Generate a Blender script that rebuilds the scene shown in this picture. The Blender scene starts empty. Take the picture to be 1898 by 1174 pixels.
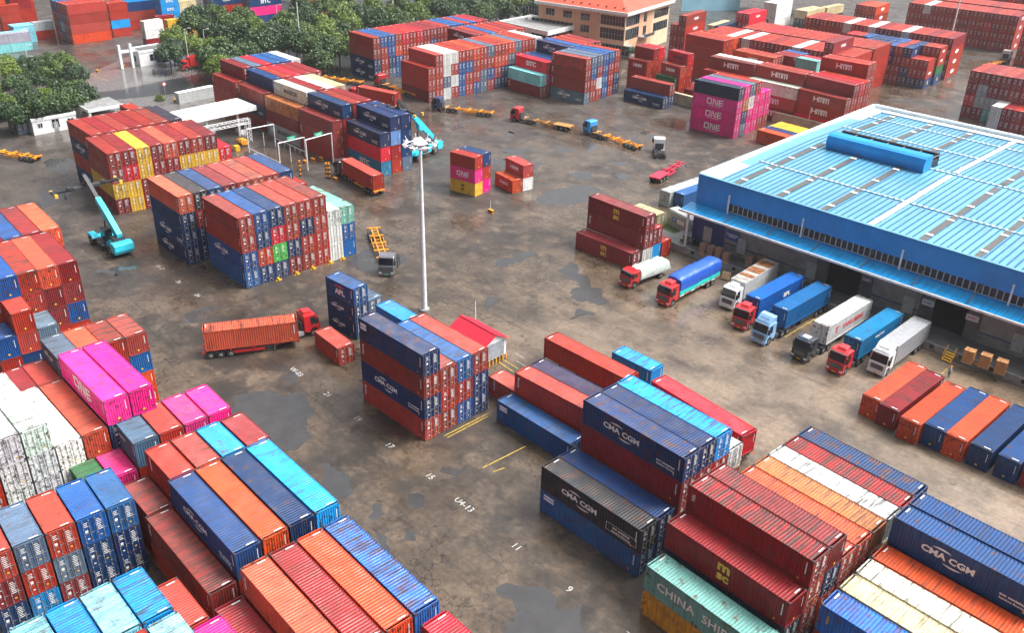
import bpy, bmesh, math, random
import numpy as np
from mathutils import Vector, Matrix, noise
R = math.radians
S = bpy.context.scene
C = S.collection
random.seed(7)

# ------------------------------------------------------------------ camera
W, H = 1898, 1174
FPX, PITCH, ROLL, CAMZ = 1699.0375, .49774609, -.02526927, 63.93876
TH = R(-46.0)
rt = Vector((math.cos(TH), -math.sin(TH), 0))
fh = Vector((math.sin(TH), math.cos(TH), 0))
fw = fh * math.cos(PITCH) - Vector((0, 0, math.sin(PITCH)))
up = rt.cross(fw)
cam = bpy.data.cameras.new('camera'); cam_o = bpy.data.objects.new('camera', cam); C.objects.link(cam_o)
cx_ = rt * math.cos(ROLL) - up * math.sin(ROLL); cy_ = rt * math.sin(ROLL) + up * math.cos(ROLL)
m = Matrix((cx_, cy_, -fw)).transposed().to_4x4(); m.translation = (0, 0, CAMZ)
cam_o.matrix_world = m
cam.sensor_width = 36; cam.lens = FPX / W * 36; cam.clip_start = .5; cam.clip_end = 3000
S.camera = cam_o

# ------------------------------------------------------------------ light
SUN_AZ, SUN_EL = 50, 56          # azimuth from +x towards +y
wd = bpy.data.worlds.new('World'); S.world = wd; wd.use_nodes = True
nt = wd.node_tree; nt.nodes.clear()
wo = nt.nodes.new('ShaderNodeOutputWorld'); bg = nt.nodes.new('ShaderNodeBackground')
sky = nt.nodes.new('ShaderNodeTexSky'); sky.sky_type = 'NISHITA'; sky.sun_disc = False
sky.sun_elevation = R(SUN_EL); sky.sun_rotation = R(90 - SUN_AZ)
sky.air_density = 1.0; sky.dust_density = 5; sky.ozone_density = 1
hs = nt.nodes.new('ShaderNodeHueSaturation'); hs.inputs['Saturation'].default_value = .12
tcw = nt.nodes.new('ShaderNodeTexCoord'); sw = nt.nodes.new('ShaderNodeSeparateXYZ'); nt.links.new(tcw.outputs['Generated'], sw.inputs[0])
rw = nt.nodes.new('ShaderNodeValToRGB'); e_ = rw.color_ramp.elements; e_[0].position = .0; e_[0].color = (.10, .10, .105, 1); e_[1].position = .9; e_[1].color = (1.9, 1.9, 1.95, 1)   # overcast: brighter overhead
mw_ = nt.nodes.new('ShaderNodeMix'); mw_.data_type = 'RGBA'; mw_.blend_type = 'MULTIPLY'; mw_.inputs[0].default_value = 1
# added sky tilt: brighter beyond the yard, dimmer behind the camera, darkens near sides
dt = nt.nodes.new('ShaderNodeVectorMath'); dt.operation = 'DOT_PRODUCT'; nt.links.new(tcw.outputs['Generated'], dt.inputs[0]); dt.inputs[1].default_value = (.4, .92, 0)
mr = nt.nodes.new('ShaderNodeMapRange'); nt.links.new(dt.outputs['Value'], mr.inputs[0]); mr.inputs[1].default_value = -.8; mr.inputs[2].default_value = .8; mr.inputs[3].default_value = .42; mr.inputs[4].default_value = 1.6
mz = nt.nodes.new('ShaderNodeMix'); mz.data_type = 'RGBA'; mz.blend_type = 'MULTIPLY'; mz.inputs[0].default_value = 1; nt.links.new(hs.outputs[0], mz.inputs[6]); nt.links.new(mr.outputs[0], mz.inputs[7])
nt.links.new(sw.outputs[2], rw.inputs[0]); nt.links.new(mz.outputs[2], mw_.inputs[6]); nt.links.new(rw.outputs[0], mw_.inputs[7])
nt.links.new(sky.outputs[0], hs.inputs['Color']); nt.links.new(mw_.outputs[2], bg.inputs[0])
bg.inputs[1].default_value = .13; nt.links.new(bg.outputs[0], wo.inputs[0])
sl = bpy.data.lights.new('sun', 'SUN'); sl.energy = 2.7; sl.angle = R(20); sl.color = (1, .96, .9)
so = bpy.data.objects.new('sun', sl); C.objects.link(so)
so.rotation_euler = (R(90 - SUN_EL), 0, R(SUN_AZ + 90))
S.view_settings.view_transform = 'Standard'; S.view_settings.look = 'None'
S.view_settings.exposure = .52; S.view_settings.gamma = 1
S.view_settings.use_curve_mapping = False

# ------------------------------------------------------------------ helpers
def P(px, py, z=0.):
    """surveyed position: where the sight line of a photo point meets height z"""
    X = px - W / 2; Y = H / 2 - py
    a = X * math.cos(ROLL) + Y * math.sin(ROLL); b = -X * math.sin(ROLL) + Y * math.cos(ROLL)
    d = fw * FPX + rt * a + up * b
    t = (z - CAMZ) / d.z
    return Vector((d.x * t, d.y * t, z))

def proj(v):
    d = Vector((v[0], v[1], v[2] - CAMZ)); c = FPX / d.dot(fw)
    X = d.dot(rt) * c; Y = d.dot(up) * c
    return (W / 2 + X * math.cos(ROLL) - Y * math.sin(ROLL), H / 2 - (X * math.sin(ROLL) + Y * math.cos(ROLL)), d.dot(fw))

def tag(o, label=None, cat=None, group=None, kind=None):
    if label: o['label'] = label
    if cat: o['category'] = cat
    if group: o['group'] = group
    if kind: o['kind'] = kind
    return o

def empty(name, loc, rz, label, cat, group=None):
    o = bpy.data.objects.new(name, None); C.objects.link(o); o.empty_display_size = .2
    o.location = loc; o.rotation_euler = (0, 0, rz)
    return tag(o, label, cat, group)

def N(tree, typ, **kw):
    n = tree.nodes.new(typ)
    for k, v in kw.items():
        if k.startswith('i_'):
            n.inputs[int(k[2:])].default_value = v
        else: setattr(n, k, v)
    return n

def new_mat(name):
    m = bpy.data.materials.new(name); m.use_nodes = True
    t = m.node_tree; b = t.nodes['Principled BSDF']
    return m, t, b

def noise_node(t, vec, scale, detail=4, rough=.55, w=None):
    n = t.nodes.new('ShaderNodeTexNoise'); n.inputs['Scale'].default_value = scale
    n.inputs['Detail'].default_value = detail; n.inputs['Roughness'].default_value = rough
    if vec is not None: t.links.new(vec, n.inputs['Vector'])
    return n.outputs['Fac']

def ramp(t, fac, stops):
    n = t.nodes.new('ShaderNodeValToRGB'); e = n.color_ramp.elements
    while len(e) < len(stops): e.new(.5)
    for i, (p, c) in enumerate(stops):
        e[i].position = p; e[i].color = (c, c, c, 1) if not hasattr(c, '__len__') else (*c, 1)
    t.links.new(fac, n.inputs[0]); return n.outputs[0]

def mixc(t, fac, a, b, mode='MIX'):
    n = t.nodes.new('ShaderNodeMix'); n.data_type = 'RGBA'; n.blend_type = mode
    for s, v in ((n.inputs[0], fac), (n.inputs[6], a), (n.inputs[7], b)):
        if hasattr(v, 'links'): t.links.new(v, s)
        elif isinstance(v, (int, float)): s.default_value = v
        else: s.default_value = (*v, 1)
    return n.outputs[2]

def mth(t, op, a, b=0.):
    n = t.nodes.new('ShaderNodeMath'); n.operation = op
    for s, v in ((n.inputs[0], a), (n.inputs[1], b)):
        if hasattr(v, 'links'): t.links.new(v, s)
        else: s.default_value = v
    return n.outputs[0]

def simple(name, col, rough=.5, metal=0., var=.25, scale=1.5, coat=0.):
    m, t, b = new_mat(name)
    tc = t.nodes.new('ShaderNodeTexCoord')
    f = noise_node(t, tc.outputs['Object'], scale, 5)
    f = ramp(t, f, [(.3, 1 - var), (.7, 1 + var * .5)])
    c = mixc(t, 1., col, f, 'MULTIPLY')
    t.links.new(c, b.inputs['Base Color'])
    b.inputs['Roughness'].default_value = rough; b.inputs['Metallic'].default_value = metal
    b.inputs['Coat Weight'].default_value = coat
    return m

def paint_mat(name, col=None, wear=0.):
    """weathered, rain-wet container paint; colour from the object or fixed"""
    m, t, b = new_mat(name)
    tc = t.nodes.new('ShaderNodeTexCoord'); oi = t.nodes.new('ShaderNodeObjectInfo')
    geo = t.nodes.new('ShaderNodeNewGeometry')
    add = t.nodes.new('ShaderNodeVectorMath'); add.operation = 'ADD'
    sc = t.nodes.new('ShaderNodeVectorMath'); sc.operation = 'SCALE'; sc.inputs[0].default_value = (37, 91, 13)
    t.links.new(oi.outputs['Random'], sc.inputs['Scale'])
    t.links.new(tc.outputs['Object'] if col is None else geo.outputs['Position'], add.inputs[0]); t.links.new(sc.outputs[0], add.inputs[1])
    base = oi.outputs['Color'] if col is None else col
    # broad fading
    f1 = ramp(t, noise_node(t, add.outputs[0], .35, 5), [(.3, .82), (.7, 1.12)])
    c = mixc(t, 1., base, f1, 'MULTIPLY')
    # vertical grime streaks
    mp = t.nodes.new('ShaderNodeMapping'); mp.inputs['Scale'].default_value = (5, 5, .25)
    t.links.new(add.outputs[0], mp.inputs[0])
    f2 = ramp(t, noise_node(t, mp.outputs[0], 1., 4), [(.53 - wear, 0.), (.76 - wear, .55)])
    c = mixc(t, f2, c, (.05, .035, .03))
    # dark smears across the roof where water stood, more on some boxes than others
    own = oi.outputs['Random'] if col is None else noise_node(t, geo.outputs['Position'], .09, 1)
    mq = t.nodes.new('ShaderNodeMapping'); mq.inputs['Scale'].default_value = (2.6, .28, .6); t.links.new(add.outputs[0], mq.inputs[0])
    f5 = mth(t, 'MULTIPLY', ramp(t, noise_node(t, mq.outputs[0], 1., 7, .65), [(.5 - wear, 0.), (.62 - wear, .9)]), ramp(t, own, [(.15, .15 + wear * 4), (.8, 1.)]))
    sn = t.nodes.new('ShaderNodeSeparateXYZ'); t.links.new(geo.outputs['Normal'], sn.inputs[0]); f5 = mth(t, 'MULTIPLY', f5, mth(t, 'MAXIMUM', sn.outputs[2], .12))
    c = mixc(t, f5, c, (.035, .028, .026))
    # scuffed ends
    so_ = t.nodes.new('ShaderNodeSeparateXYZ'); t.links.new(tc.outputs['Object'], so_.inputs[0])
    if col is None:
        en = ramp(t, mth(t, 'SUBTRACT', mth(t, 'ABSOLUTE', so_.outputs[0]), 4.9), [(0., 0.), (1., 1.)])
        f6 = mth(t, 'MULTIPLY', ramp(t, noise_node(t, add.outputs[0], 2.2, 9, .72), [(.52, 0.), (.6, .9)]), en); c = mixc(t, f6, c, (.045, .03, .024))
    # rust blotches
    f3 = mth(t, 'MULTIPLY', ramp(t, noise_node(t, add.outputs[0], 1.1, 8, .7), [(.58 - wear, 0.), (.64 - wear, .85)]), ramp(t, own, [(.0, 1.), (.75, .3 + wear * 4)]))
    c = mixc(t, f3, c, (.10, .034, .014))
    # pale scratches
    ms = t.nodes.new('ShaderNodeMapping'); ms.inputs['Scale'].default_value = (.5, 3, 6); t.links.new(add.outputs[0], ms.inputs[0])
    c = mixc(t, ramp(t, noise_node(t, ms.outputs[0], 2.4, 6, .7), [(.68, 0.), (.74, .3)]), c, (.3, .26, .24))
    t.links.new(c, b.inputs['Base Color'])
    r = ramp(t, noise_node(t, add.outputs[0], .8, 3), [(.35, .38), (.65, .65)])
    t.links.new(r, b.inputs['Roughness'])
    b.inputs['Coat Weight'].default_value = .06; b.inputs['Coat Roughness'].default_value = .25; b.inputs['Specular IOR Level'].default_value = .3
    return m

M = {}
M['paint'] = paint_mat('container_paint'); M['paint_worn'] = paint_mat('worn_container_paint', None, .05); M['paint_rust'] = paint_mat('rusty_container_paint', None, .015)
M['rod'] = simple('galvanised_rod', (.42, .42, .42), .4, .6)
M['mark'] = simple('white_marking', (.78, .78, .76), .5, 0, .15)
M['sticker'] = simple('yellow_sticker', (.85, .5, .05), .5)
M['black'] = simple('black_paint', (.02, .02, .022), .45)
M['rubber'] = simple('tyre_rubber', (.022, .022, .022), .75)
M['steel'] = simple('grey_steel', (.35, .36, .37), .4, .3)
M['dark'] = simple('dark_steel', (.045, .045, .05), .55)
M['glass'] = simple('dark_glass', (.015, .02, .025), .07, 0, .3)
M['white'] = simple('white_paint', (.72, .73, .73), .4, 0, .18)
M['cream'] = simple('cream_roof', (.75, .70, .55), .45, 0, .12)
M['concrete'] = simple('concrete', (.24, .24, .235), .6, 0, .35, .8)
M['concrete_dark'] = simple('dark_concrete', (.12, .12, .12), .45, 0, .4, .6)
M['beige'] = simple('beige_wall', (.42, .36, .25), .7, 0, .3, .5)
M['peach'] = simple('peach_wall', (.66, .36, .22), .7, 0, .12, .4)
M['cream_wall'] = simple('cream_wall', (.72, .52, .34), .7, 0, .12, .4)
M['roof_red'] = simple('red_roof', (.62, .07, .03), .55, 0, .2, .3)
M['crimson_roof'] = simple('crimson_roof', (.6, .012, .035), .4, 0, .15)
M['yellow'] = simple('yellow_paint', (.75, .42, .02), .45)
M['amber'] = simple('amber_chassis_paint', (.78, .3, .02), .45, 0, .35)
M['rusty_amber'] = simple('rusty_chassis_paint', (.42, .2, .05), .6, 0, .5)
M['cyan'] = simple('cyan_paint', (.03, .55, .72), .35, 0, .15)
M['red_paint'] = simple('red_cab_paint', (.5, .015, .02), .3, 0, .2, .8, .5)
M['crimson'] = simple('crimson_chassis', (.6, .02, .06), .4, 0, .2)
M['silver'] = simple('silver_box', (.33, .34, .36), .35, .2, .12)
M['ltblue'] = simple('light_blue_cab', (.22, .42, .68), .3, 0, .15, .8, .5)
M['blue_cab'] = simple('blue_cab', (.03, .3, .7), .3, 0, .15, .8, .5)
M['navy_cab'] = simple('navy_cab', (.03, .05, .12), .3, 0, .2, .8, .5)
M['grey_cab'] = simple('grey_cab', (.16, .16, .18), .3, .2, .2, .8, .5)
M['black_cab'] = simple('black_cab', (.03, .035, .045), .3, 0, .2, .8, .5)
M['white_cab'] = simple('white_cab', (.72, .74, .75), .3, 0, .1, .8, .5)
M['tarp_blue'] = simple('blue_tarpaulin', (.02, .1, .5), .45, 0, .25, 1.5)
M['tarp_teal'] = simple('teal_tarpaulin', (.02, .55, .48), .5, 0, .3, 2)
M['tarp_white'] = simple('white_tarpaulin', (.62, .72, .64), .5, 0, .2, 2)
M['cardboard'] = simple('brown_cartons', (.42, .2, .075), .8, 0, .25, 1.5)
M['carton_pale'] = simple('wrapped_cartons', (.3, .18, .13), .5, 0, .3, 2)
M['wood'] = simple('pallet_wood', (.55, .38, .2), .8)
M['green_sign'] = simple('green_sign', (.02, .42, .25), .5)
M['red_sign'] = simple('red_sign', (.7, .08, .08), .5)
M['blue_sign'] = simple('blue_sign', (.05, .12, .42), .5)
M['hivis'] = simple('lime_vest', (.35, .75, .05), .7)
M['skin'] = simple('skin', (.45, .26, .18), .6)
M['denim'] = simple('blue_workwear', (.05, .09, .2), .8)
M['pale_cloth'] = simple('pale_workwear', (.4, .48, .58), .8)
M['plate'] = simple('yellow_plate', (.8, .45, .03), .5)
M['plate_green'] = simple('green_plate', (.1, .7, .3), .5)
M['headlamp'] = simple('lamp_glass', (.8, .82, .85), .15)
M['tail'] = simple('tail_lamp', (.7, .1, .02), .3)
M['trunk'] = simple('bark', (.1, .075, .055), .9)
M['wh_blue'] = simple('blue_cladding', (.001, .25, .66), .4, 0, .18, .25)
M['wh_dark'] = simple('dark_blue_wall', (.015, .05, .2), .5)
M['wh_white'] = simple('white_parapet', (.62, .7, .74), .4, 0, .15, .3)
M['grey_wall'] = simple('grey_wall', (.30, .29, .27), .6, 0, .3, .6)
M['lightgrey'] = simple('light_grey_panel', (.42, .43, .42), .5, 0, .25)
M['shutter'] = simple('grey_shutter', (.3, .33, .36), .5)
M['skylight'] = simple('translucent_skylight', (.095, .09, .085), .3, 0, .5, 3)
M['skylight_w'] = simple('pale_skylight', (.45, .44, .43), .35, 0, .3, 3)
M['billboard'] = simple('pale_blue_board', (.3, .58, .72), .5, 0, .15, .2)

# ribbed metal sheet: colour lines follow the real ribs of the roofing (geometry is built too)
class MB:
    """collects shapes; build() links them as ONE mesh object"""
    def __init__(s): s.v = []; s.f = []; s.mi = []; s.mats = []; s.smooth = []
    def mat(s, m):
        if m not in s.mats: s.mats.append(m)
        return s.mats.index(m)
    def add(s, verts, faces, m, smooth=False):
        o = len(s.v); k = s.mat(m)
        s.v.extend([tuple(v) for v in verts])
        for f in faces: s.f.append(tuple(i + o for i in f)); s.mi.append(k); s.smooth.append(smooth)
    def box(s, x0, x1, y0, y1, z0, z1, m, bev=0):
        v = [(x, y, z) for z in (z0, z1) for y in (y0, y1) for x in (x0, x1)]
        s.add(v, [(0, 2, 3, 1), (4, 5, 7, 6), (0, 1, 5, 4), (2, 6, 7, 3), (0, 4, 6, 2), (1, 3, 7, 5)], m)
    def cbox(s, c, d, m, rz=0., rx=0., ry=0.):
        rot = Matrix.Rotation(rz, 3, 'Z') @ Matrix.Rotation(ry, 3, 'Y') @ Matrix.Rotation(rx, 3, 'X')
        v = [Vector(c) + rot @ Vector((x * d[0] / 2, y * d[1] / 2, z * d[2] / 2)) for z in (-1, 1) for y in (-1, 1) for x in (-1, 1)]
        s.add(v, [(0, 2, 3, 1), (4, 5, 7, 6), (0, 1, 5, 4), (2, 6, 7, 3), (0, 4, 6, 2), (1, 3, 7, 5)], m)
    def tube(s, a, b, r, m, n=8, r2=None, cap=True):
        a = Vector(a); b = Vector(b); d = (b - a).normalized(); r2 = r if r2 is None else r2
        u = d.orthogonal().normalized(); w = d.cross(u)
        v = [a + (u * math.cos(2 * math.pi * i / n) + w * math.sin(2 * math.pi * i / n)) * r for i in range(n)]
        v += [b + (u * math.cos(2 * math.pi * i / n) + w * math.sin(2 * math.pi * i / n)) * r2 for i in range(n)]
        s.add(v, [(i, (i + 1) % n, (i + 1) % n + n, i + n) for i in range(n)], m, True)
        if cap: s.add(v, [tuple(range(n - 1, -1, -1)), tuple(range(n, 2 * n))], m)
    def beam(s, a, b, w, h, m):
        a = Vector(a); b = Vector(b); d = (b - a); L = d.length; d.normalize()
        side = Vector((0, 0, 1)).cross(d)
        side = side.normalized() if side.length > 1e-3 else Vector((1, 0, 0))
        u = d.cross(side)
        v = [p + side * sx * w / 2 + u * sz * h / 2 for p in (a, b) for sx, sz in ((-1, -1), (1, -1), (1, 1), (-1, 1))]
        s.add(v, [(0, 1, 2, 3), (7, 6, 5, 4), (0, 4, 5, 1), (1, 5, 6, 2), (2, 6, 7, 3), (3, 7, 4, 0)], m)
    def prism(s, poly, y0, y1, m, axis='y'):
        n = len(poly)
        if axis == 'y': v = [(p[0], y0, p[1]) for p in poly] + [(p[0], y1, p[1]) for p in poly]
        elif axis == 'x': v = [(y0, p[0], p[1]) for p in poly] + [(y1, p[0], p[1]) for p in poly]
        else: v = [(p[0], p[1], y0) for p in poly] + [(p[0], p[1], y1) for p in poly]
        s.add(v, [tuple(range(n)), tuple(range(2 * n - 1, n - 1, -1))] + [(i, i + n, (i + 1) % n + n, (i + 1) % n) for i in range(n)], m)
    def quad(s, a, b, c, d, m): s.add([a, b, c, d], [(0, 1, 2, 3)], m)
    def mesh(s, name):
        me = bpy.data.meshes.new(name); me.from_pydata(s.v, [], s.f)
        for m in s.mats: me.materials.append(M[m] if isinstance(m, str) else m)
        me.polygons.foreach_set('material_index', s.mi); me.polygons.foreach_set('use_smooth', s.smooth)
        bm = bmesh.new(); bm.from_mesh(me); bmesh.ops.recalc_face_normals(bm, faces=bm.faces); bm.to_mesh(me); bm.free()
        return me
    def build(s, name, parent=None, bevel=0):
        o = bpy.data.objects.new(name, s.mesh(name)); C.objects.link(o)
        if parent: o.parent = parent
        if bevel:
            b = o.modifiers.new('bevel', 'BEVEL'); b.width = bevel; b.segments = 2; b.limit_method = 'ANGLE'
        return o

def link(name, me, parent=None, loc=(0, 0, 0), rot=(0, 0, 0), scale=(1, 1, 1), color=None):
    o = bpy.data.objects.new(name, me); C.objects.link(o); o.parent = parent
    o.location = loc; o.rotation_euler = rot; o.scale = scale
    if color: o.color = (*color, 1)
    return o

# ------------------------------------------------------------------ lettering
_txt = {}
def text_mesh(s, size, bold=.0, mat='mark', align='CENTER', spacing=1., sx=1.):
    k = (s, size, bold, mat, align, spacing, sx)
    if k in _txt: return _txt[k]
    cu = bpy.data.curves.new('lettering', 'FONT'); cu.body = s; cu.size = size; cu.align_x = align; cu.align_y = 'CENTER'
    cu.offset = bold; cu.extrude = .004; cu.space_character = spacing; cu.space_line = .8
    cu.resolution_u = 2
    o = bpy.data.objects.new('tmp', cu); C.objects.link(o)
    bpy.context.view_layer.update()
    me = bpy.data.meshes.new_from_object(o.evaluated_get(bpy.context.evaluated_depsgraph_get()))
    bpy.data.objects.remove(o); bpy.data.curves.remove(cu)
    me.name = 'lettering'; me.materials.clear(); me.materials.append(M[mat])
    rot = Matrix.Rotation(R(90), 4, 'X') @ Matrix.Diagonal((sx, 1, 1, 1)); me.transform(rot)
    _txt[k] = me; return me

def join_meshes(items, name='lettering'):
    """items: (mesh, matrix)"""
    out = MB()
    for me, mx in items:
        vs = [mx @ v.co for v in me.vertices]
        fs = [tuple(p.vertices) for p in me.polygons]
        out.add(vs, fs, me.materials[0])
    return out.mesh(name)

def arc_mesh(r, a0, a1, w, sx=1., n=14, mat='mark'):
    mb = MB(); pts = []
    for i in range(n + 1):
        t = i / n; a = R(a0 + (a1 - a0) * t); ww = w * math.sin(math.pi * min(1, t * 1.0 + .04)) + .01
        pts.append(((r + ww / 2) * math.cos(a) * sx, (r + ww / 2) * math.sin(a))); pts.append(((r - ww / 2) * math.cos(a) * sx, (r - ww / 2) * math.sin(a)))
    v = [(p[0], 0, p[1]) for p in pts]
    mb.add(v, [(2 * i, 2 * i + 1, 2 * i + 3, 2 * i + 2) for i in range(n)], mat)
    return mb.mesh('arc')

T = Matrix.Translation
_logo = {}
def logo(key):
    """lettering mesh in the XZ plane, centred on the container side, facing -y"""
    if key in _logo: return _logo[key]
    it = []
    if key in ('CMA', 'CMAd', 'CMAs', 'CMAv', 'CMAb'):
        f = {'CMAs': .62, 'CMAv': .62}.get(key, 1.)
        it.append((text_mesh('CMA CGM', .86 * f, .03 * f, spacing=1.0, sx=1.1), T((-1.2 * f, 0, 0))))
        it.append((arc_mesh(1.9 * f, 72, 112, .17 * f, 1.25), T((-1.75 * f, 0, -1.22 * f)))); it.append((arc_mesh(1.9 * f, -108, -68, .17 * f, 1.25), T((-.75 * f, 0, 1.22 * f))))
        if key == 'CMA':
            it.append((text_mesh('eco container', .36, .012, spacing=1.05), T((4.1, 0, -.42)))); it.append((text_mesh('bamboo flooring', .3, .008), T((4.1, 0, -.8))))
        if key == 'CMAd':
            it.append((text_mesh('eco container', .36, .012), T((3.9, 0, -.38)))); it.append((text_mesh('bamboo flooring', .32, .008), T((3.9, 0, -.78))))
            fr = MB()
            for a in ((-1.75, 1.75, -.2, -.16), (-1.75, 1.75, -1.1, -1.06)): fr.box(3.9 + a[0], 3.9 + a[1], -.003, .003, a[2] + .1, a[3] + .1, 'mark')
            for x in (2.15, 5.62): fr.box(x, x + .04, -.003, .003, -1.0, -.06, 'mark')
            it.append((fr.mesh('f'), T((0, 0, 0))))
    elif key == 'ONE':
        b = MB(); w = .24; h0, h1 = -.5, .85
        for q in ((-2.1, -.75, h1 - w, h1), (-2.1, -.75, h0, h0 + w), (-2.1, -2.1 + w * 1.1, h0 + w, h1 - w), (-.75 - w * 1.1, -.75, h0 + w, h1 - w),
                  (-.45, -.45 + w * 1.1, h0, h1), (.65 - w * .1, .65 + w, h0, h1), (1.15, 1.15 + w * 1.1, h0, h1), (1.4, 2.3, h1 - w, h1), (1.4, 2.2, .17 - w / 2, .17 + w / 2), (1.4, 2.3, h0, h0 + w)):
            b.box(q[0], q[1], -.003, .003, q[2], q[3], 'mark')
        b.prism([(-.2, h1), (.1, h1), (.65, h0), (.4, h0)], -.003, .003, 'mark')
        it.append((b.mesh('o'), T((0, 0, 0)))); it.append((text_mesh('OCEAN NETWORK EXPRESS', .26, .005), T((0, 0, -.8))))
    elif key == 'MAERSK':
        it.append((text_mesh('MAERSK', 1.35, .03, 'black', spacing=1.0, sx=1.05), T((.4, 0, -.05))))
        b = MB(); b.box(-4.9, -3.5, -.002, .002, -.75, .75, 'billboard'); it.append((b.mesh('sq'), T((0, 0, 0))))
        st = MB(); pts = []
        for i in range(14):
            a = math.pi * 2 * i / 14; r = .55 if i % 2 == 0 else .25; pts.append((-4.2 + r * math.cos(a), -.006, r * math.sin(a)))
        st.add(pts, [tuple(range(14))], 'mark'); it.append((st.mesh('st'), T((0, 0, 0))))
    elif key == 'HMM':
        for i, dx in enumerate((-1.35, 0, 1.35)):
            b = MB()
            xs = (-.5, .5) if i == 0 else (-.55, 0, .55)
            for x in xs: b.box(x - .14, x + .14, -.003, .003, -.62, .62, 'mark')
            b.box(xs[0], xs[-1], -.003, .003, -.15 if i == 0 else .3, .12 if i == 0 else .62, 'mark')
            it.append((b.mesh('h'), T((dx, 0, 0))))
    elif key == 'HMMs': it.append((text_mesh('HMM', 1.0, .05, sx=1.2), T((0, 0, 0))))
    elif key == 'MSC': 
        it.append((text_mesh('m', 1.5, .06, 'msc_gold', sx=1.1), T((0, 0, .55)))); it.append((text_mesh('sc', 1.3, .06, 'msc_gold', sx=1.1), T((0, 0, -.5))))
    elif key == 'MSCk':
        it.append((text_mesh('m', .9, .04, 'black'), T((0, 0, .4)))); it.append((text_mesh('sc', .8, .04, 'black'), T((0, 0, -.35))))
    elif key == 'SITC': it.append((text_mesh('SITC', 1.6, .05, sx=1.15), T((0, 0, 0)) @ Matrix.Shear('XZ', 4, (.25, 0)) if False else T((0, 0, 0))))
    elif key == 'APL':
        it.append((text_mesh('APL', 1.1, .05, sx=1.1), T((0, 0, -.2)))); b = MB(); b.box(-1.1, .9, -.003, .003, .55, .7, 'red_sign'); b.box(-.7, .6, -.003, .003, .75, .82, 'red_sign'); it.append((b.mesh('b'), T((0, 0, 0))))
    elif key == 'CHINA': it.append((text_mesh('CHINA  SHIPPING', 1.25, .02, spacing=1.05, sx=.98), T((.3, 0, 0))))
    elif key == 'YM':
        it.append((text_mesh('YANG MING', 1.05, .03, 'red_sign'), T((.9, 0, 0)))); it.append((text_mesh('T', 1.5, .05, 'red_sign'), T((-3.6, 0, 0))))
    elif key == 'BPL': it.append((text_mesh('BPL', .95, .04, sx=1.2), T((1.2, 0, 0))))
    elif key == 'florens': it.append((text_mesh('florens', .5, .012), T((-5.45, 0, .25)) @ Matrix.Rotation(R(90), 4, 'Y')))
    elif key == 'seaco': it.append((text_mesh('TEX', .42, .012), T((-5.45, 0, .3)) @ Matrix.Rotation(R(90), 4, 'Y')))
    elif key == 'COSCO':
        b = MB(); b.box(-5.75, -4.6, -.003, .003, .1, .95, 'mark'); it.append((b.mesh('b'), T((0, 0, 0)))); it.append((text_mesh('BEACON', .26, .01, 'blue_sign'), T((-5.17, -.004, .5))))
    elif key == 'XINES':
        b = MB(); b.box(-5.6, -4.3, -.003, .003, .3, .95, 'mark'); it.append((b.mesh('b'), T((0, 0, 0)))); it.append((text_mesh('BEACON', .3, .01, 'blue_sign'), T((-4.95, -.004, .62))))
    elif key == 'OEG': it.append((text_mesh('GENSTAR', .34, .01), T((-1.9, 0, .35)) @ Matrix.Rotation(R(90), 4, 'Y')))
    elif key == 'GOLD': 
        it.append((text_mesh('GOLD', .3, .01, 'msc_gold'), T((-5.3, 0, .2)) @ Matrix.Rotation(R(90), 4, 'Y')))
    elif key == 'wander': it.append((text_mesh('wander', .95, .04, 'black'), T((0, 0, 0))))
    elif key == 'COS': it.append((text_mesh('COSCO', .8, .03, 'mark'), T((0, 0, 0))))
    elif key == 'HAPAG': it.append((text_mesh('Hapag-Lloyd', .5, .01, 'mark'), T((-.8, 0, .5))))
    elif key == 'OVAL':
        mb = MB(); n = 20; mb.add([(1.6 * math.cos(2 * math.pi * i / n), -.001, .62 * math.sin(2 * math.pi * i / n)) for i in range(n)], [tuple(range(n))], 'mark'); it.append((mb.mesh('ov'), T((0, 0, 0))))
        it.append((text_mesh('HMM', .6, .03, 'red_sign'), T((0, -.01, 0))))
    elif key == 'YSQ':
        mb = MB(); mb.box(-.6, .6, -.003, .003, -.8, .8, 'sticker'); it.append((mb.mesh('sq'), T((0, 0, 0))))
    elif key == '45': it.append((text_mesh('45', .5, .01), T((4.9, 0, 0))))
    _logo[key] = join_meshes(it); return _logo[key]
M['msc_gold'] = simple('gold_lettering', (.72, .48, .06), .5)

# ------------------------------------------------------------------ container shapes
def corr(x0, x1, pitch):
    """trapezoid profile: list of (x, inset 0/1)"""
    n = max(1, int(round((x1 - x0) / pitch))); p = (x1 - x0) / n; out = []
    for i in range(n):
        a = x0 + i * p
        out += [(a, 0), (a + p * .26, 0), (a + p * .5, 1), (a + p * .76, 1)]
    out.append((x1, 0)); return out

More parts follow.
